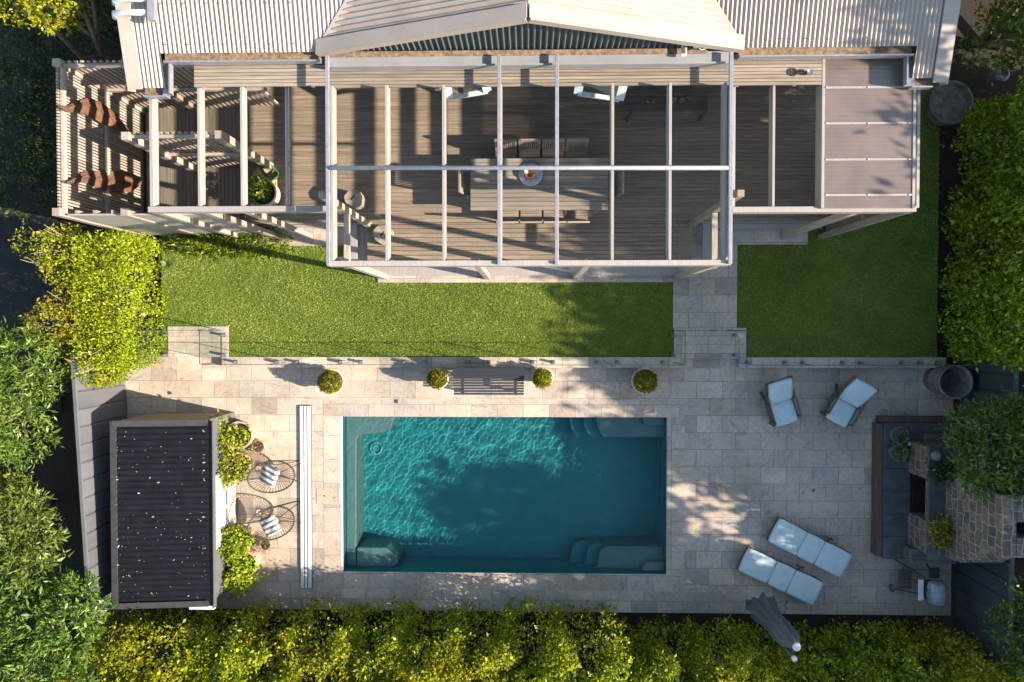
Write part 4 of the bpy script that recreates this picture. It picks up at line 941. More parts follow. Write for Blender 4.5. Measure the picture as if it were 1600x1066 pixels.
# terracotta pots by the shed
def pot(px, py, r, h, label, m='terracotta', blobs=None, leaf='leaf_pot', n=500, size=.06, soil=True, name='potted_shrub', rim=True, **kw):
    q = W(px, py, h); t = thing(name, label, 'plant pot', (q.x, q.y, 0))
    MB().lathe((q.x, q.y, 0), [(r*.66, 0), (r*.9, h*.45), (r*.96, h*.86), (r*1.06, h*.87), (r*1.08, h), (r*.93, h), (r*.9, h*.85), (.01, h*.84)], 36).build('pot', M[m], t, smooth=False)
    MB().lathe((q.x, q.y, h*.86), [(r*.9, 0), (.01, .012)], 20, cap=False).build('soil', M['soil'], t)
    if blobs:
        bb = [(q.x+a, q.y+b_, c_, d, e, f_) for a, b_, c_, d, e, f_ in blobs]
        foliage('leaves', bb, n, size, M[leaf], t, **kw)
        qq = random.Random(px); stems(t, branchy((q.x, q.y, h*.85), [(b_[0], b_[1], b_[2]) for b_ in bb], qq), .014, name='stem')
    return t
pot(374, 680, .30, .52, 'large cream terracotta pot with a straggly lime shrub beside the shed corner', blobs=[(.02, .02, .62, .22, .2, .16), (-.42, .28, .75, .16, .15, .16), (-.3, -.2, .7, .25, .25, .2), (-.5, -.05, .8, .16, .16, .15), (-.55, -.32, .72, .12, .16, .12)], n=1300, size=.075, cl=7, aspect=.6, seed=31)
pot(372, 726, .27, .45, 'bushy lime shrub in a terracotta pot between the shed and the wire chair', blobs=[(-.02, 0, .68, .34, .31, .26), (-.25, -.15, .7, .22, .25, .2), (-.32, -.42, .6, .12, .16, .12)], n=1900, size=.06, cl=8, aspect=.6, seed=32)
pot(403, 698, .15, .22, 'small terracotta pot with a dry wiry herb beside the large pot', blobs=[(0, 0, .28, .14, .14, .1)], leaf='leaf_dry', n=500, size=.055, cl=8, aspect=.15, seed=33)
pot(376, 843, .25, .45, 'rounded lime shrub in a terracotta pot beside the white shed door', blobs=[(-.03, 0, .66, .30, .31, .26)], n=1700, size=.066, cl=8, aspect=.65, seed=34)
pot(414, 852, .13, .18, 'small pot with a dry wiry herb under the lower wire chair', blobs=[(0, 0, .24, .14, .15, .1)], leaf='leaf_dry', n=520, size=.055, cl=8, aspect=.15, seed=35)
pot(382, 882, .29, .50, 'large terracotta pot with trailing lime leaves nearest the hedge', blobs=[(-.02, -.02, .6, .22, .2, .14), (-.15, -.3, .6, .28, .18, .16), (-.3, -.22, .58, .18, .18, .12), (-.12, -.52, .5, .13, .12, .1), (.32, -.22, .5, .1, .09, .07)], n=1350, size=.076, cl=7, aspect=.65, seed=36)
# ------------------------------------------------------------------ SHED
A = W(245, 645); B = W(367, 644); sb = W(260, 946, 1.5).y
sx0, sx1, sy1, sy0 = A.x, B.x, B.y, sb
ZH, ZLo = 1.66, 1.46
t = thing('garden_shed', 'small shed with a dark ribbed roof strewn with dry leaves', 'shed', ((sx0+sx1)/2, (sy0+sy1)/2, 0))
w = MB()
w.add([(sx0, sy0, 0), (sx1, sy0, 0), (sx1, sy0, ZLo), (sx0, sy0, ZH-.03)], [(0, 1, 2, 3)], mi=0)
w.add([(sx0, sy1, 0), (sx1, sy1, 0), (sx1, sy1, ZLo), (sx0, sy1, ZH-.03)], [(3, 2, 1, 0)], mi=1)
w.add([(sx1, sy0, 0), (sx1, sy1, 0), (sx1, sy1, ZLo), (sx1, sy0, ZLo)], [(0, 1, 2, 3)], mi=0)
w.add([(sx0, sy0, 0), (sx0, sy1, 0), (sx0, sy1, ZH-.03), (sx0, sy0, ZH-.03)], [(3, 2, 1, 0)], mi=0)
w.build('wall', [M['shedwall'], M['beige']], t)
rm = MB(); nn = Vector((ZH-ZLo, 0, sx1-sx0)).normalized()
def P(u, v): return Vector((sx0-.03+(sx1-sx0+.08)*v, sy0+.05+(sy1-sy0-.12)*u, ZH+.02-(ZH-ZLo)*v*1.04)), nn
corr(rm, P, 1, sy1-sy0, 31, .02)
r_ = rm.build('roof', M['darkroof'] if 'darkroof' in M else M['darkgrey'], t)
b = MB()
b.beam((sx0-.035, sy0+.0, ZH+.03), (sx0-.035, sy1+.0, ZH+.03), .13, .03)
b.beam((sx0-.09, sy0-.0, ZH-.04), (sx0-.09, sy1, ZH-.04), .02, .16)
b.beam((sx0-.05, sy1-.05, ZH+.045), (sx1+.03, sy1-.05, ZLo+.045), .13, .02, nn); b.beam((sx0-.05, sy0+.05, ZH+.045), (sx1+.03, sy0+.05, ZLo+.045), .13, .02, nn)
b.build('flashing', M['darkgrey'], r_)
b = MB(); b.bx(sx1+.02, sx1+.13, sy0-.06, sy1-.02, ZLo-.07, ZLo-.045, mi=0); b.bx(sx1+.132, sx1+.15, sy0-.06, sy1-.02, ZLo-.09, ZLo+.03, mi=1); b.bx(sx1-.42, sx1+.13, sy0-.10, sy0-.02, ZLo-.08, ZLo+.01, mi=2)
b.build('gutter', [M['gutter2'] if 'gutter2' in M else M['gutter'], M['fence'], M['white']], t)
# white sliding door on the patio side
ya, yb = W(355, 738, .8).y, W(355, 852, .8).y
d_ = MB(); n = 4
for i in range(n): d_.bx(sx1+.004, sx1+.035, yb+(ya-yb)*i/n, yb+(ya-yb)*(i+1)/n-.012, .06, ZLo-.12)
d = d_.build('door', M['whitedoor'], t)
b = MB()
for i in range(n): c0 = yb+(ya-yb)*i/n; b.bx(sx1+.036, sx1+.05, c0+.04, c0+(ya-yb)/n-.05, .55, .62)
b.bx(sx1+.004, sx1+.06, ya-.01, ya+.03, .02, ZLo-.09); b.build('door_rail', M['shedwall'], d)
# dry leaves on the roof: one piece of litter
L = []; r5 = np.random.default_rng(9)
for i in range(150):
    u, v = r5.random(), r5.random()**1.0
    if i < 40: v = r5.choice([.02, .97])*1.0+r5.normal(0, .012)
    v = min(max(v, .01), .99); p_ = Vector((sx0+(sx1-sx0)*v, sy0+.08+(sy1-sy0-.2)*u, ZH+.046-(ZH-ZLo)*v*1.04)); s_ = r5.uniform(.012, .045) if r5.random() < .25 else r5.uniform(.008, .018); a_ = r5.normal(0, .5)
    e1 = Vector((math.cos(a_), math.sin(a_), -.1))*s_; e2 = Vector((-math.sin(a_), math.cos(a_), .05))*s_*.45
    L += [p_-e1, p_-e2, p_+e1, p_+e2]
o = npmesh('leaf_litter', np.array([tuple(v) for v in L]), 4, r5.random(150), M['litter']); tag(o, 'pale dry leaves scattered over the dark shed roof', 'leaf litter', kind='stuff')
# ------------------------------------------------------------------ BOUNDARY FENCES
def panel_fence(name, label, p0, p1, h, m, rail=True, n=None, cap=None):
    p0, p1 = Vector((*p0, 0)), Vector((*p1, 0)); L_ = (p1-p0).length; d = (p1-p0)/L_; nrm = Vector((-d.y, d.x, 0)); n = n or round(L_/.4)
    t = thing(name, label, 'fence', ((p0.x+p1.x)/2, (p0.y+p1.y)/2, 0)); b = MB()
    for i in range(n):
        a, c_ = p0+d*(L_*i/n), p0+d*(L_*(i+1)/n); k1, k2 = a+d*.03+nrm*.03, c_-d*.03+nrm*.03
        q = [a, k1, k2, c_]; vs = [(v.x, v.y, 0) for v in q]+[(v.x, v.y, h) for v in q]; b.add(vs, [(0, 1, 5, 4), (1, 2, 6, 5), (2, 3, 7, 6)])
    b.build('sheet', M[m], t)
    MB().beam(p0+Vector((0, 0, h+.01)), p1+Vector((0, 0, h+.01)), .07, .05).build('rail', M[cap or m], t)
    b = MB()
    for i in range(0, n+1, 6): a = p0+d*(L_*i/n)-nrm*.03; MB().bx(a.x-.03, a.x+.03, a.y-.03, a.y+.03, 0, h-.02).build('post', M[m], t)
panel_fence('steel_fence', 'grey ribbed steel fence behind the shed along the left boundary', (-9.82, -.6), (-9.5, -6.4), 1.8, 'fence')
fx = W(1491, 700).x
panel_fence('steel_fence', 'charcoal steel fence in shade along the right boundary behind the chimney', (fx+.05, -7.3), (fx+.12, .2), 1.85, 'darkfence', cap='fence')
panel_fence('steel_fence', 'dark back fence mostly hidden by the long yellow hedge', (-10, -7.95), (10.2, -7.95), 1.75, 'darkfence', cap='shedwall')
# ------------------------------------------------------------------ RIGHT SIDE: deck chairs, loungers, parasol, grill
def low_chair(label, px, py, rz):
    q = W(px, py, .3); t = thing('low_deck_chair', label, 'chair', (q.x, q.y, 0), rz, 'low deck chairs with pale cushions')
    # local: +y is towards the back
    for sx in (-.30, .30):
        b = MB(); b.beam((sx, -.46, .19), (sx, .12, .15), .05, .06); b.beam((sx, .0, .15), (sx, .62, .62), .045, .05); b.beam((sx, -.40, 0), (sx, -.40, .20), .05, .05); b.beam((sx, .36, 0), (sx, .06, .32), .05, .05); b.beam((sx*1.03, -.36, .42), (sx*1.03, .30, .44), .04, .03); b.beam((sx, -.36, .2), (sx, -.36, .41), .04, .04)
        b.build('side_frame', M['teak'], t, local=True)
    b = MB()
    for y_, z_ in ((-.43, .21), (-.2, .19), (.05, .18)): b.bx(-.275, .275, y_-.03, y_+.03, z_-.03, z_)
    b.beam((-.275, .60, .60), (.275, .60, .60), .05, .04); b.beam((-.275, .36, .40), (.275, .36, .40), .05, .03); b.build('cross_slat', M['teak'], t, local=True)
    cushion('seat_cushion', None, Vector((0, -.20, .255)), Matrix.Rotation(RAD(-4), 3, 'X'), (.53, .56, .09), M['cush'], parent=t, puff=.25)
    cushion('back_cushion', None, Vector((0, .34, .50)), Matrix.Rotation(RAD(38), 3, 'X'), (.55, .66, .09), M['cush'], parent=t, puff=.25)
    return t
low_chair('low timber deck chair with pale cushions, left one of the pair', 1221.5, 632, RAD(18))
low_chair('low timber deck chair with pale cushions, nearest the hearth', 1322, 633, RAD(-29))
def lounger(label, pa, pb, pc, pd):
    z = .33; A, B, C, D = [W(*p_, z) for p_ in (pa, pb, pc, pd)]   # head-left, tail-left, tail-right, head-right
    c_ = (A+B+C+D)/4; ax = ((B-A)+(C-D)).normalized(); L_ = ((B-A).length+(C-D).length)/2; Wd = ((D-A).length+(C-B).length)/2
    t = thing('sun_lounger', label, 'sun lounger', (c_.x, c_.y, 0), math.atan2(ax.y, ax.x), 'sun loungers by the pool')
    b = MB(); 
    for sy in (-1, 1): b.bx(-L_/2, L_/2, sy*(Wd/2-.02)-.025, sy*(Wd/2-.02)+.025, .17, .23)
    b.bx(-L_/2, -L_/2+.05, -Wd/2+.045, Wd/2-.045, .17, .23); b.bx(L_/2-.05, L_/2, -Wd/2+.045, Wd/2-.045, .17, .23)
    for i in range(14): x = -L_/2+.1+i*(L_-.2)/13; b.bx(x-.03, x+.03, -Wd/2+.045, Wd/2-.045, .2, .22)
    b.build('frame', M['teak'], t, local=True)
    for sx in (-1, 1):
        for sy in (-1, 1): x, y_ = sx*(L_/2-.12), sy*(Wd/2-.03); MB().bx(x-.03, x+.03, y_-.03, y_+.03, 0, .169).build('leg', M['teak'], t, local=True)
    f = [0, .385, .63, 1.0]
    for i in range(3):
        x0, x1 = -L_/2+L_*f[i]+.004, -L_/2+L_*f[i+1]-.004
        cushion('cushion', None, Vector(((x0+x1)/2, 0, .285)), E3, (x1-x0, Wd, .10), M['cush'], parent=t, puff=.22)
    MB().box((L_*.18, Wd/2+.09, .20), (.19, .035, .03)).build('handle', M['black'], t, local=True)
    MB().beam((L_*.18, Wd/2, .20), (L_*.18, Wd/2+.075, .20), .03, .02).build('bracket', M['black'], t, local=True)
    return t
lounger('white cushioned sun lounger nearest the hearth', (1217.5, 810), (1332, 866), (1315, 906), (1201.5, 846))
lounger('white cushioned sun lounger nearest the folded parasol', (1170, 856), (1288, 911), (1272, 948), (1153.5, 892))
q = W(1244, 1010, 2.55); mt = W(1241, 1029, 2.65)
t = thing('folded_parasol', 'folded charcoal cantilever parasol standing at the back hedge', 'parasol', (mt.x, mt.y-.02, 0))
lo = W(1188, 946, 1.0)
axis = [q.lerp(lo, f_) for f_ in (0, .06, .2, .4, .58, .66, .8, .94, 1.0)]; rr = [.07, .12, .20, .23, .20, .21, .26, .29, .2]
vs = []; fs = []; N = 40
for i, (p_, r) in enumerate(zip(axis, rr)):
    for k_ in range(N):
        a_ = 2*math.pi*k_/N; f_ = 1+(.06+.22*i/8)*math.sin(8*a_+.25*i)+.07*math.sin(3*a_+i*.6); vs.append(p_+Vector((math.cos(a_)*r*f_, math.sin(a_)*r*f_*.95, (.10*math.sin(8*a_+.25*i) if i == 8 else 0))))
for i in range(len(axis)-1):
    for k_ in range(N): fs.append((i*N+k_, (i+1)*N+k_, (i+1)*N+(k_+1) % N, i*N+(k_+1) % N))
fs.append(tuple(range(N)))
MB().add(vs, fs).build('canopy', M['umb'], t, smooth=True)
MB().lathe(q+Vector((0, 0, .0)), [(.075, 0), (.085, .03), (.06, .06), (.02, .065)], 18).build('cap', M['white'], t)
MB().tube([q.lerp(lo, .6)+Vector((.16*math.cos(a_), .16*math.sin(a_), 0)) for a_ in np.linspace(0, 6.28, 20, endpoint=False)], .012, 6, True).build('strap', M['black'], t)
MB().tube([(mt.x, mt.y, 0), (mt.x, mt.y, 2.62)], .045, 12).build('mast', M['darkgrey'], t, smooth=True)
MB().lathe((mt.x, mt.y, 2.62), [(.05, 0), (.055, .05), (.03, .07)], 14).build('mast_cap', M['white'], t)
MB().beam((mt.x, mt.y, 2.5), q+Vector((0, 0, -.06)), .05, .06).build('arm', M['darkgrey'], t)
b = MB(); b.bx(mt.x-.12, mt.x+.12, mt.y-.12, mt.y+.12, -.04, .02); b.build('base', M['slate'], t, bevel=.01)
q = W(1469, 931, .95)
t = thing('portable_grill', 'grey lidded gas grill on a wheeled cart by the right fence', 'grill', (q.x, q.y, 0))
lid = MB(); n = 10; prof = [(0, 1.0), (.05, 1.0), (.12, .93), (.17, .75), (.19, .45)]
vs = []; fs = []; N = 36
for z_, f_ in prof:
    for k_ in range(N):
        a_ = 2*math.pi*k_/N; sg = lambda v: math.copysign(abs(v)**.55, v); vs.append((q.x+.20*f_*sg(math.cos(a_)), q.y+.29*f_*sg(math.sin(a_)), .78+z_))
for i in range(len(prof)-1):
    for k_ in range(N): fs.append((i*N+k_, i*N+(k_+1) % N, (i+1)*N+(k_+1) % N, (i+1)*N+k_))
fs.append(tuple(range((len(prof)-1)*N, len(prof)*N))); lid.add(vs, fs).build('lid', M['bbq'], t, smooth=True)
MB().tube([(q.x-.21, q.y-.1, .86), (q.x-.27, q.y-.08, .87), (q.x-.27, q.y+.08, .87), (q.x-.21, q.y+.1, .86)], .012, 6).build('handle', M['black'], t)
vs = []; fs = []
for z_, f_ in ((.55, .75), (.78, 1.02)):
    for k_ in range(N): a_ = 2*math.pi*k_/N; vs.append((q.x+.205*f_*sg(math.cos(a_)), q.y+.295*f_*sg(math.sin(a_)), z_))
for k_ in range(N): fs.append((k_, (k_+1) % N, N+(k_+1) % N, N+k_))
fs.append(tuple(range(N))[::-1]); MB().add(vs, fs).build('firebox', M['black'], t)
b = MB(); b.bx(q.x-.36, q.x-.24, q.y-.2, q.y+.28, .72, .74); b.build('shelf', M['bluewhite'], t, bevel=.01)
b = MB(); b.bx(q.x-.12, q.x+.12, q.y+.31, q.y+.55, .70, .73); b.build('side_table', M['black'], t, bevel=.01)
for x, y_, x2 in ((-.55, .52, -.1), (.16, .5, .12), (.16, -.3, .1)):
    MB().tube([(q.x+x, q.y+y_, .03), (q.x+x2, q.y+y_*.5, .56)], .016, 8).build('leg', M['black'], t)
MB().tube([(q.x-.1, q.y-.14, .56), (q.x-.62, q.y-.16, .1)], .016, 8).build('leg', M['black'], t)
b = MB().lathe((0, 0, 0), [(.05, -.025), (.085, -.02), (.09, 0), (.085, .02), (.05, .025)], 20); b.v = [(q.x-.62+v[2], q.y-.16+v[0], .1+v[1]) for v in b.v]; b.build('wheel', M['shedwall'], t)
b = MB(); [b.bx(q.x-.52, q.x-.22, q.y-.13+i*.09, q.y-.13+i*.09+.07, .20, .215) for i in range(5)]; b.build('rack', M['teak'], t)
MB().tube([(q.x-.55, q.y+.52, .75), (q.x-.1, q.y+.5, .74), (q.x+.15, q.y+.5, .74)], .012, 6).build('push_bar', M['black'], t)
# barrel planter
z = .82; q = W(1494.5, 597, z); qb = W(1466, 592, 0)
t = thing('barrel_planter', 'tall empty tapered zinc barrel at the end of the right fence kerb', 'planter', (q.x, q.y, 0))
MB().lathe((q.x, q.y, 0), [(.27, 0), (.30, .25), (.315, .27), (.31, .3), (.335, .55), (.35, .57), (.345, .60), (.365, z-.03), (.385, z-.02), (.385, z), (.35, z), (.34, z-.1), (.26, .12), (.01, .1)], 44).build('barrel', M['aged'], t, smooth=True)
# round concrete planter and watering pot near the house
q = W(1487, 160, .5); t = thing('round_planter', 'large round mossy concrete planter in shade beside the house', 'planter', (q.x, q.y, 0))
MB().lathe((q.x, q.y, 0), [(.40, .0), (.46, .3), (.50, .5), (.44, .52), (.41, .47), (.02, .46)], 40).build('bowl', M['concrete'], t)
q = W(1571, 113, .6); t = thing('watering_can', 'small pale round watering can in the bushes at the upper right', 'watering can', (q.x, q.y, .2))
MB().lathe((q.x, q.y, .2), [(.16, 0), (.17, .3), (.12, .36), (.1, .36), (.1, .3), (.01, .28)], 20).build('body', M['steel'], t); MB().tube([(q.x-.12, q.y-.1, .3), (q.x-.3, q.y-.3, .62)], .02, 8).build('spout', M['steel'], t)
MB().tube([(q.x+.1, q.y+.05, .5), (q.x+.3, q.y+.06, .55), (q.x+.28, q.y+.02, .3), (q.x+.12, q.y, .25)], .012, 6).build('handle', M['steel'], t)
# ------------------------------------------------------------------ OUTDOOR FIREPLACE
m_ = NT('rubble_stone'); co = m_.coords(); nzz = m_.n('TexNoise', i_Scale=2.6, i_Detail=3); m_.l(co, nzz.inputs['Vector'])
sx_ = m_.n('SeparateXYZ'); m_.l(m_.mix(.13, co, nzz.outputs['Color']), sx_.inputs[0]); cb_ = m_.n('CombineXYZ')
m_.l(sx_.outputs[1], cb_.inputs[0]); m_.l(m_.math('ADD', sx_.outputs[2], sx_.outputs[0]), cb_.inputs[1])
br_ = m_.n('TexBrick', offset=.43, squash=.7, squash_frequency=3)
for k_, q_ in (('Color1', (0, 0, 0, 1)), ('Color2', (1, 1, 1, 1)), ('Scale', 1), ('Mortar Size', .013), ('Mortar Smooth', .3), ('Brick Width', .27), ('Row Height', .17)): br_.inputs[k_].default_value = q_
m_.l(cb_.outputs[0], br_.inputs['Vector']); sc = m_.n('SeparateColor'); m_.l(br_.outputs['Color'], sc.inputs[0])
cs = m_.ramp(sc.outputs[0], [(0, (.085, .085, .092)), (.3, (.17, .13, .10)), (.55, (.105, .108, .12)), (.75, (.22, .155, .11)), (1, (.15, .135, .125))])
fn = m_.noise(co, 12, 7); cs = m_.mix(1, cs, m_.ramp(fn, [(.3, (.55, .55, .55)), (.7, (1.35, 1.3, 1.25))]), 'MULTIPLY')
cs = m_.mix(br_.outputs['Fac'], cs, (.31, .26, .215))
m_.pbr(cs, .85, 0, .2, m_.math('SUBTRACT', m_.math('MULTIPLY', fn, .6), br_.outputs['Fac']), .8, .03); M['stone'] = m_.m
t = thing('outdoor_fireplace', 'outdoor stone fireplace with a chimney and bluestone hearth by the right fence', 'fireplace', (9.0, -4, 0))
hx0, hx1 = W(1381, 768, .32).x, 10.0; hy1, hy0 = W(1420, 661, .32).y, W(1420, 874, .32).y
b = MB(); 
for i in range(6): f0, f1 = hy0+(hy1-hy0)*i/6, hy0+(hy1-hy0)*(i+1)/6; b.bx(hx0, 8.86, f0, f1-.006, .0, .32)
b.bx(8.862, hx1, -2.62, hy1, 0, .318); b.build('hearth', M['slate'], t, bevel=.006)
b = MB(); b.bx(hx0-.13, hx0-.004, hy0+.05, hy1-.02, 0, .27); b.bx(hx0-.05, 9.7, hy1+.004, hy1+.13, 0, .25); b.build('sleeper_edge', M['oldtimber'], t, bevel=.008)
PX = 8.80; ys_ = [-2.63, -3.36, -4.28, -5.02]
b = MB(); b.bx(PX, 9.6, ys_[1], ys_[0], .318, 1.24); b.bx(PX, 9.6, ys_[3], ys_[2], .318, 1.24); b.bx(PX, 9.6, ys_[2]+.002, ys_[1]-.002, 1.02, 1.24); b.build('surround', M['stone'], t, bevel=.02)
b = MB(); b.bx(9.3, 9.6, ys_[2]+.002, ys_[1]-.002, .318, 1.018); b.bx(PX+.1, 9.29, ys_[2]+.06, ys_[1]-.06, .318, .36); b.build('firebox', M['black'], t)
b = MB(); b.bx(8.72, 9.6, ys_[3]-.05, ys_[0]+.04, 1.242, 1.30); b.build('mantel', M['slate'], t, bevel=.008)
BX = 9.07; y0, y1, y2, y3 = -5.0, -3.08, -4.38, -3.22
br = MB()
br.hexa([(BX, y0, 1.302), (9.95, y0, 1.302), (9.95, y1, 1.302), (BX, y1, 1.302), (BX, y0+.06, 1.85), (9.95, y0+.06, 1.85), (9.95, y1-.02, 1.85), (BX, y1-.02, 1.85)])
br.hexa([(BX+.0, y0+.07, 1.852), (9.95, y0+.07, 1.852), (9.95, y1-.10, 1.852), (BX, y1-.10, 1.852), (BX-.0, y2, 2.65), (9.95, y2, 2.65), (9.95, y3, 2.65), (BX, y3, 2.65)])
br.build('breast', M['stone'], t, bevel=.03)
fx0, fx1, fy0, fy1 = 9.33, 9.68, -4.02, -3.72
cb = MB(); cb.bx(BX-.03, fx0, y2-.02, y3+.02, 2.652, 3.12); cb.bx(fx1, 9.97, y2-.02, y3+.02, 2.652, 3.12); cb.bx(fx0+.001, fx1-.001, y2-.02, fy0, 2.652, 3.12); cb.bx(fx0+.001, fx1-.001, fy1, y3+.02, 2.652, 3.12)
cb.build('chimney', M['stone'], t, bevel=.02)
b = MB(); b.bx(fx0+.002, fx1-.002, fy0, fy1, 2.652, 2.7); b.build('flue', M['black'], t)
def small(px, py, z0, label, cat, name, fn):
    q = W(px, py, z0+.08); t = thing(name, label, cat, (q.x, q.y, z0)); fn(q, t, z0); return t
def succ(q, t, z0):
    MB().lathe((q.x, q.y, z0), [(.15, 0), (.19, .12), (.205, .2), (.17, .2), (.16, .15), (.01, .14)], 24).build('pot', M['concrete'], t); foliage('leaves', [(q.x, q.y, z0+.17, .10, .10, .05)], 130, .06, M['leaf_grey'], t, cl=8, seed=int(q.y*-10), top=.0)
small(1402, 679, .32, 'grey bowl of succulents at the back left of the hearth, nearer the sleeper edge', 'plant pot', 'succulent_bowl', succ)
small(1401, 706, .32, 'grey bowl of succulents on the hearth, in front of the other bowl', 'plant pot', 'succulent_bowl', succ)
def lantern(q, t, z0): MB().tube([(q.x-.16, q.y+.02, z0+.06), (q.x+.08, q.y-.02, z0+.10)], .05, 12).build('body', M['bluewhite'], t); MB().lathe((q.x+.14, q.y-.03, z0), [(.07, 0), (.085, .08), (.05, .16), (.01, .16)], 16).build('cap', M['slate'], t); MB().lathe((q.x+.15, q.y-.03, z0+.161), [(.03, 0), (.005, .02)], 12).build('knob', M['white'], t)
small(1430, 695, .32, 'small white lantern lying between the succulents and the stone pier', 'lantern', 'lantern', lantern)
def crate(q, t, z0):
    b = MB(); b.bx(q.x-.33, q.x+.33, q.y-.13, q.y-.01, z0+.2, z0+.23); b.bx(q.x-.33, q.x+.33, q.y+.01, q.y+.13, z0+.2, z0+.23); b.build('lid', M['teak'], t)
    b = MB(); b.bx(q.x-.31, q.x+.31, q.y-.12, q.y+.12, z0, z0+.198); b.build('box', M['oldtimber'], t)
small(1461, 686, .32, 'dark timber crate at the far end of the hearth', 'crate', 'crate', crate)
def ball(q, t, z0): MB().lathe((q.x, q.y, z0), [(.02, 0), (.09, .04), (.115, .11), (.09, .18), (.02, .215)], 20).build('body', M['aged'], t, smooth=True)
small(1462, 712, 1.30, 'pale grey stone ball on the mantel', 'ornament', 'stone_ball', ball)
def mplant(q, t, z0):
    MB().lathe((q.x, q.y, z0), [(.07, 0), (.1, .14), (.08, .14), (.01, .12)], 16).build('pot', M['terracotta'], t); foliage('leaves', [(q.x, q.y, z0+.2, .17, .17, .11)], 420, .075, M['leaf_shade' if q.y > -4 else 'leaf_box'], t, seed=int(-q.y*7), cl=6)
small(1466, 737, 1.30, 'dark leafy pot plant on the mantel beside the stone ball', 'plant pot', 'mantel_plant', mplant)
small(1465, 820, 1.30, 'yellowish bushy pot plant at the near end of the mantel', 'plant pot', 'mantel_plant', mplant)
small(1466, 838, 1.30, 'speckled brown pot plant at the very end of the mantel', 'plant pot', 'mantel_plant', mplant)
q = W(1470, 868, .6); t = thing('stick_bundle', 'pair of brown sticks leaning on a grey shelf below the chimney', 'sticks', (q.x, q.y, .3))
MB().tube([(8.7, -5.2, .75), (9.5, -5.12, 1.05)], .02, 7).build('stick', M['oldtimber'], t); MB().tube([(8.72, -5.28, .75), (9.2, -5.2, .95)], .02, 7).build('stick', M['oldtimber'], t)
t = thing('stone_shelf', 'pale grey stone shelf at the lower side of the fireplace', 'shelf', (9.1, -5.2, 0)); b = MB(); b.bx(8.65, 9.7, -5.36, -5.03, .64, .70); b.build('slab', M['shedwall'], t, bevel=.008); [MB().bx(xa, xb, -5.33, -5.04, 0, .638).build('support', M['stone'], t) for xa, xb in ((8.72, 8.95), (9.4, 9.66))]
# ------------------------------------------------------------------ HEDGES, BUSHES AND TREES
# long yellow hedge along the bottom, one shrub after another
spots = [(178, 'below the left end of the shed'), (262, 'below the middle of the shed roof'), (345, 'below the shed gutter corner'), (425, 'below the paving left of the white pool cover'), (505, 'below the lower end of the white pool cover'), (588, 'below the left corner of the pool'), (670, 'below the sunlit pool floor'), (752, 'below the middle of the pool'), (834, 'below the pool just left of its right steps'), (912, 'below the right steps of the pool'), (985, 'alone with dark gaps on both sides'), (1055, 'below the right corner of the pool'), (1125, 'left of the folded parasol'), (1205, 'directly behind the folded parasol'), (1290, 'right of the folded parasol'), (1370, 'below the tail of the loungers'), (1450, 'below the portable grill'), (1530, 'last one in the lower right corner')]
for i, (px, lab) in enumerate(spots):
    gap = px > 930; hgt = 2.0+.22*math.sin(i*2.3)-(.15 if gap else 0); xc = W(px, 1000, 1.2).x; hw = .74 if not gap else .60
    yb, yt = -8.1, -6.52-(.35 if gap else .0)+.08*math.sin(i*1.7)
    sd0 = 100+i
    q = random.Random(sd0); bl = []
    for k_ in range(9): bl.append((q.uniform(xc-hw*.95, xc+hw*.95), q.uniform(yb+.2, yt-.22), hgt+q.uniform(-.12, .14), q.uniform(.14, .26), q.uniform(.14, .26), q.uniform(.2, .32)))
    ts = thing('hedge_shrub', 'yellow green hedge shrub '+lab, 'shrub', (xc, (yb+yt)/2, 0), 0, 'yellow hedge along the back boundary')
    foliage_box('foliage', xc-hw, xc+hw, yb, yt-.04, .1, hgt-.02, 5200, .068, 'leaf_yellow', ts, seed=sd0, depth=.16, lump=.10, aspect=.55)
    foliage('shoots', bl, 2600, .07, M['leaf_yellow'], ts, cl=7, aspect=.55, spread=1.3, seed=sd0, top=-.2)
    stems(ts, branchy((xc, (yb+yt)/2, 0), [b_[:3] for b_ in bl[:6]], q), .025)
# hedge right of the lawn
for i, (a, b_, z, lab) in enumerate(((2.55, 4.9, 2.5, 'dark green hedge block beside the round concrete planter'), (.9, 2.55, 2.7, 'dark green hedge block beside the middle of the right lawn'), (-.7, .9, 2.6, 'dark green hedge block above the zinc barrel'))):
    x0 = 9.78+(.25 if i == 0 else 0)
    box_hedge(lab, x0-.06, 11.5, a, b_, z, 17000, .09, 'leaf_hedge', 200+i, 'dark hedge right of the lawn', cl=6, aspect=.5, depth=.16, lump=.10)
# bushes left of the lawn
box_hedge('bright lime clipped hedge along the left edge of the lawn', -9.8, -8.72, -.85, 2.05, 1.8, 26000, .052, 'leaf_lime', 210, None, ZL-.1, depth=.09, lump=.07)
plant('bush', 'olive gold bush sprawling beside the slatted enclosure corner', 'bush', (-10.4, 1.6, 0), blobs_box(-11.3, -9.5, .9, 2.25, 0, 2.1, 18, .42, 211), 9500, .055, 'leaf_olive', None, .03, 211, cl=7, aspect=.6, spread=1.5)
plant('bush', 'olive gold bush in the middle of the left boundary with bare twigs', 'bush', (-10.2, .2, 0), blobs_box(-11.0, -9.4, -.5, 1.0, 0, 2.1, 18, .42, 212), 9500, .055, 'leaf_olive', None, .03, 212, cl=7, aspect=.6, spread=1.5)
plant('bush', 'golden bush overhanging the upper end of the grey fence', 'bush', (-9.6, -.8, 0), blobs_box(-10.4, -8.9, -1.35, -.3, .2, 1.9, 14, .38, 213), 7500, .055, 'leaf_yellow', None, .03, 213, cl=7, aspect=.6, spread=1.4)
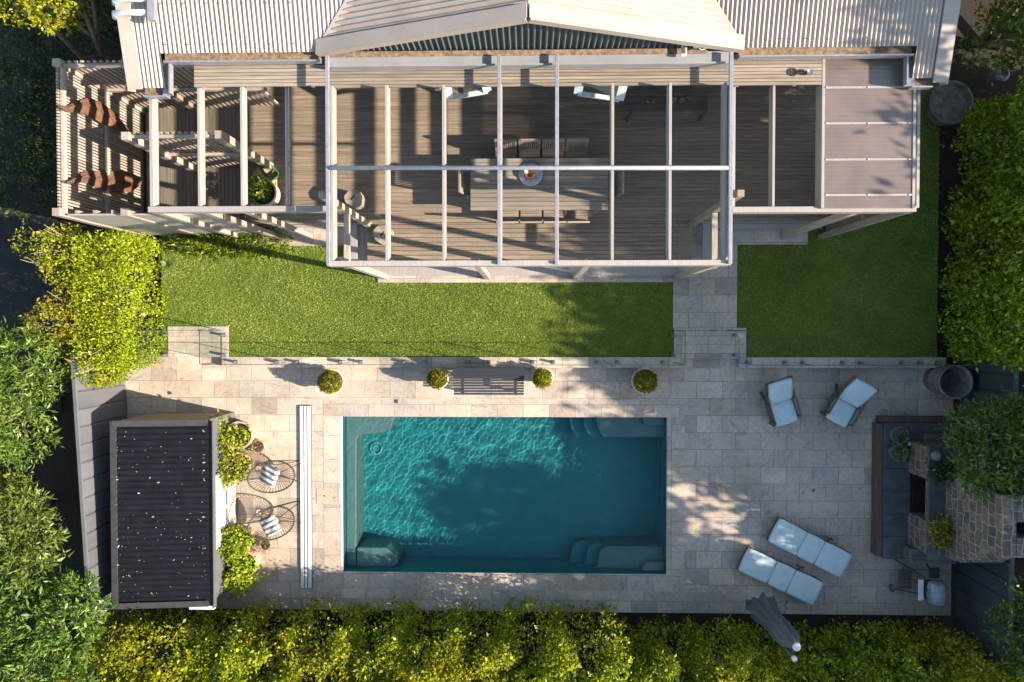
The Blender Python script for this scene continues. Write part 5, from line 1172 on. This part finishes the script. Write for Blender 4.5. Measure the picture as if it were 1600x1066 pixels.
plant('ground_shrub', 'dark strappy ground shrub along the foot of the enclosure wall', 'shrub', (-7.3, 2.05, ZL), [(-8.0+i*.3, 2.02-.05*(i % 2), .32, .28, .24, .26) for i in range(8)], 4200, .10, 'leaf_dark', None, .012, 214, cl=7, aspect=.22, spread=1.2)
for o_ in [o for o in COL.objects if o.name.startswith('bush')]:
    q = random.Random(o_.name); l_ = o_.location; b = MB()
    for k_ in range(9):
        a = Vector((l_.x+q.uniform(-.3, .5), l_.y+q.uniform(-.4, .4), 1.7)); e = a+Vector((q.uniform(-.2, .2), q.uniform(-.2, .2), q.uniform(.25, .42))); b.tube([a, a.lerp(e, .5)+Vector((.03, -.02, 0)), e], [.009, .006, .003], 5)
    b.build('bare_twigs', M['twig'], o_); o_.children[-1]['kind'] = 'stuff'
q = W(258, 412, .5); t = thing('agave', 'pale green rosette agave at the corner of the lawn', 'plant', (q.x, q.y, ZL)); b = MB()
for k_ in range(13):
    a_ = k_*2.4; l_ = .30-.008*k_; el = .25+.07*k_; d = Vector((math.cos(a_)*math.cos(el), math.sin(a_)*math.cos(el), math.sin(el))); s_ = Vector((-math.sin(a_), math.cos(a_), 0)); o_ = Vector((q.x, q.y, ZL+.22))
    b.add([o_-s_*.02, o_+d*l_*.5-s_*.05, o_+d*l_+Vector((0, 0, -.06)), o_+d*l_*.5+s_*.05, o_+s_*.02], [(0, 1, 2, 3, 4)])
b.build('leaves', leafmat('agave_leaf', [(0, (.12, .18, .05)), (1, (.28, .34, .10))]), t); MB().tube([(q.x, q.y, ZL), (q.x, q.y, ZL+.24)], .03, 8).build('stem', M['stem'], t)
# neighbours' trees at the left
def tree(name, label, base, blobs, n, size, m, seed, tr=.09, group=None, **kw):
    return plant(name, label, 'tree', base, blobs, n, size, M and m, group, tr, seed, 'crown', **kw)
gl_ = 'grey green trees beyond the left fence'
tree('garden_tree', 'grey green narrow leaved tree beside the upper end of the left fence', (-12.0, -1.6, 0), blobs_box(-13.2, -10.0, -3.0, .3, 1.2, 3.3, 30, .55, 301), 28000, .115, 'leaf_grey', 301, group=gl_, cl=14, aspect=.27, spread=.95)
tree('garden_tree', 'grey green narrow leaved tree opposite the middle of the shed', (-11.6, -4.2, 0), blobs_box(-12.9, -9.55, -5.3, -3.0, 1.4, 3.2, 26, .55, 302), 24000, .115, 'leaf_grey', 302, group=gl_, cl=14, aspect=.27, spread=.95)
tree('garden_tree', 'grey green narrow leaved tree filling the lower left corner', (-10.8, -6.6, 0), blobs_box(-12.4, -8.9, -8.0, -5.2, 1.2, 3.0, 30, .6, 303), 28000, .12, 'leaf_grey', 303, group=gl_, cl=14, aspect=.27, spread=.95)
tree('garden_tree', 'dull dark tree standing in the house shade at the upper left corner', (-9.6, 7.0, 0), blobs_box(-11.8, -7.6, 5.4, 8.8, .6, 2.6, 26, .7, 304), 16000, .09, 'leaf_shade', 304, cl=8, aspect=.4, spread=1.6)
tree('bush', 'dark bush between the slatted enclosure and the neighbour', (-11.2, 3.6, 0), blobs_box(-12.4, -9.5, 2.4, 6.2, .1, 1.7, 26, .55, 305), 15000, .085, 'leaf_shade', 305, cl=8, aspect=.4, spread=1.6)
tree('bush', 'silver grey shrub at the left picture edge beside the enclosure', (-12.8, 3.2, 0), blobs_box(-13.6, -12.1, 2.0, 4.8, .2, 1.8, 10, .5, 306), 5000, .10, 'leaf_grey', 306, cl=8, aspect=.2, spread=1.6)
tip = W(72, 8, 4.35); tip2 = W(18, 6, 4.3)
tree('garden_tree', 'slim tree with sunlit yellow tips at the very top left corner', (tip.x, tip.y, 0), [(tip.x, tip.y, 4.3, .34, .34, .3), (tip.x+.1, tip.y+.4, 4.3, .4, .35, .3), (tip2.x, tip2.y, 4.2, .3, .3, .25), ((tip.x+tip2.x)/2, tip.y+.3, 3.7, .5, .4, .4)], 2600, .075, 'leaf_yellow', 307, cl=8, aspect=.6, spread=1.4)
# trees at the right
tree('olive_tree', 'silvery leaved tree overhanging the top of the stone chimney', (10.5, -1.9, 0), blobs_box(8.4, 11.0, -3.4, -1.3, 1.7, 3.4, 30, .55, 310), 24000, .115, 'leaf_silver', 310, cl=9, aspect=.24, spread=1.25)
tree('garden_tree', 'grey leaved tree in the lower right corner beyond the grill', (10.6, -6.0, 0), blobs_box(9.5, 12.2, -7.8, -4.9, 1.2, 2.7, 16, .5, 311), 11000, .075, 'leaf_grey', 311, cl=8, aspect=.45, spread=1.4)
tree('garden_tree', 'dark leafy tree in the upper right corner beside the house roof', (10.6, 6.6, 0), blobs_box(8.8, 12.6, 5.0, 8.6, .9, 3.2, 18, .65, 312), 12000, .10, 'leaf_dark', 312, cl=8, aspect=.45, spread=1.5)
# tall neighbouring trees outside the frame whose crowns shade the pool
def shade_tree(label, x, y_, h, r, n, seed, nb=16):
    q = random.Random(seed); bl = []
    for i in range(nb):
        a_ = q.uniform(0, 6.28); f_ = q.random()**.5
        if 4.0 < h-.5-(h-1.6)*(i/nb)**1.25 < 5.8 and -7.7 < y_+math.sin(a_)*r*f_ < -5.7: continue
        bl.append((x+math.cos(a_)*r*f_, y_+math.sin(a_)*r*f_, h-.5-(h-1.6)*(i/nb)**1.25, q.uniform(.55, .85), q.uniform(.55, .85), q.uniform(.5, .75)))
    return tree('shade_tree', label, (x, y_, 0), bl, int(n*1.3), .23, 'leaf_dark', seed, .16, cl=10, aspect=.5, spread=1.8)
for a_ in SHADE: shade_tree(*a_)
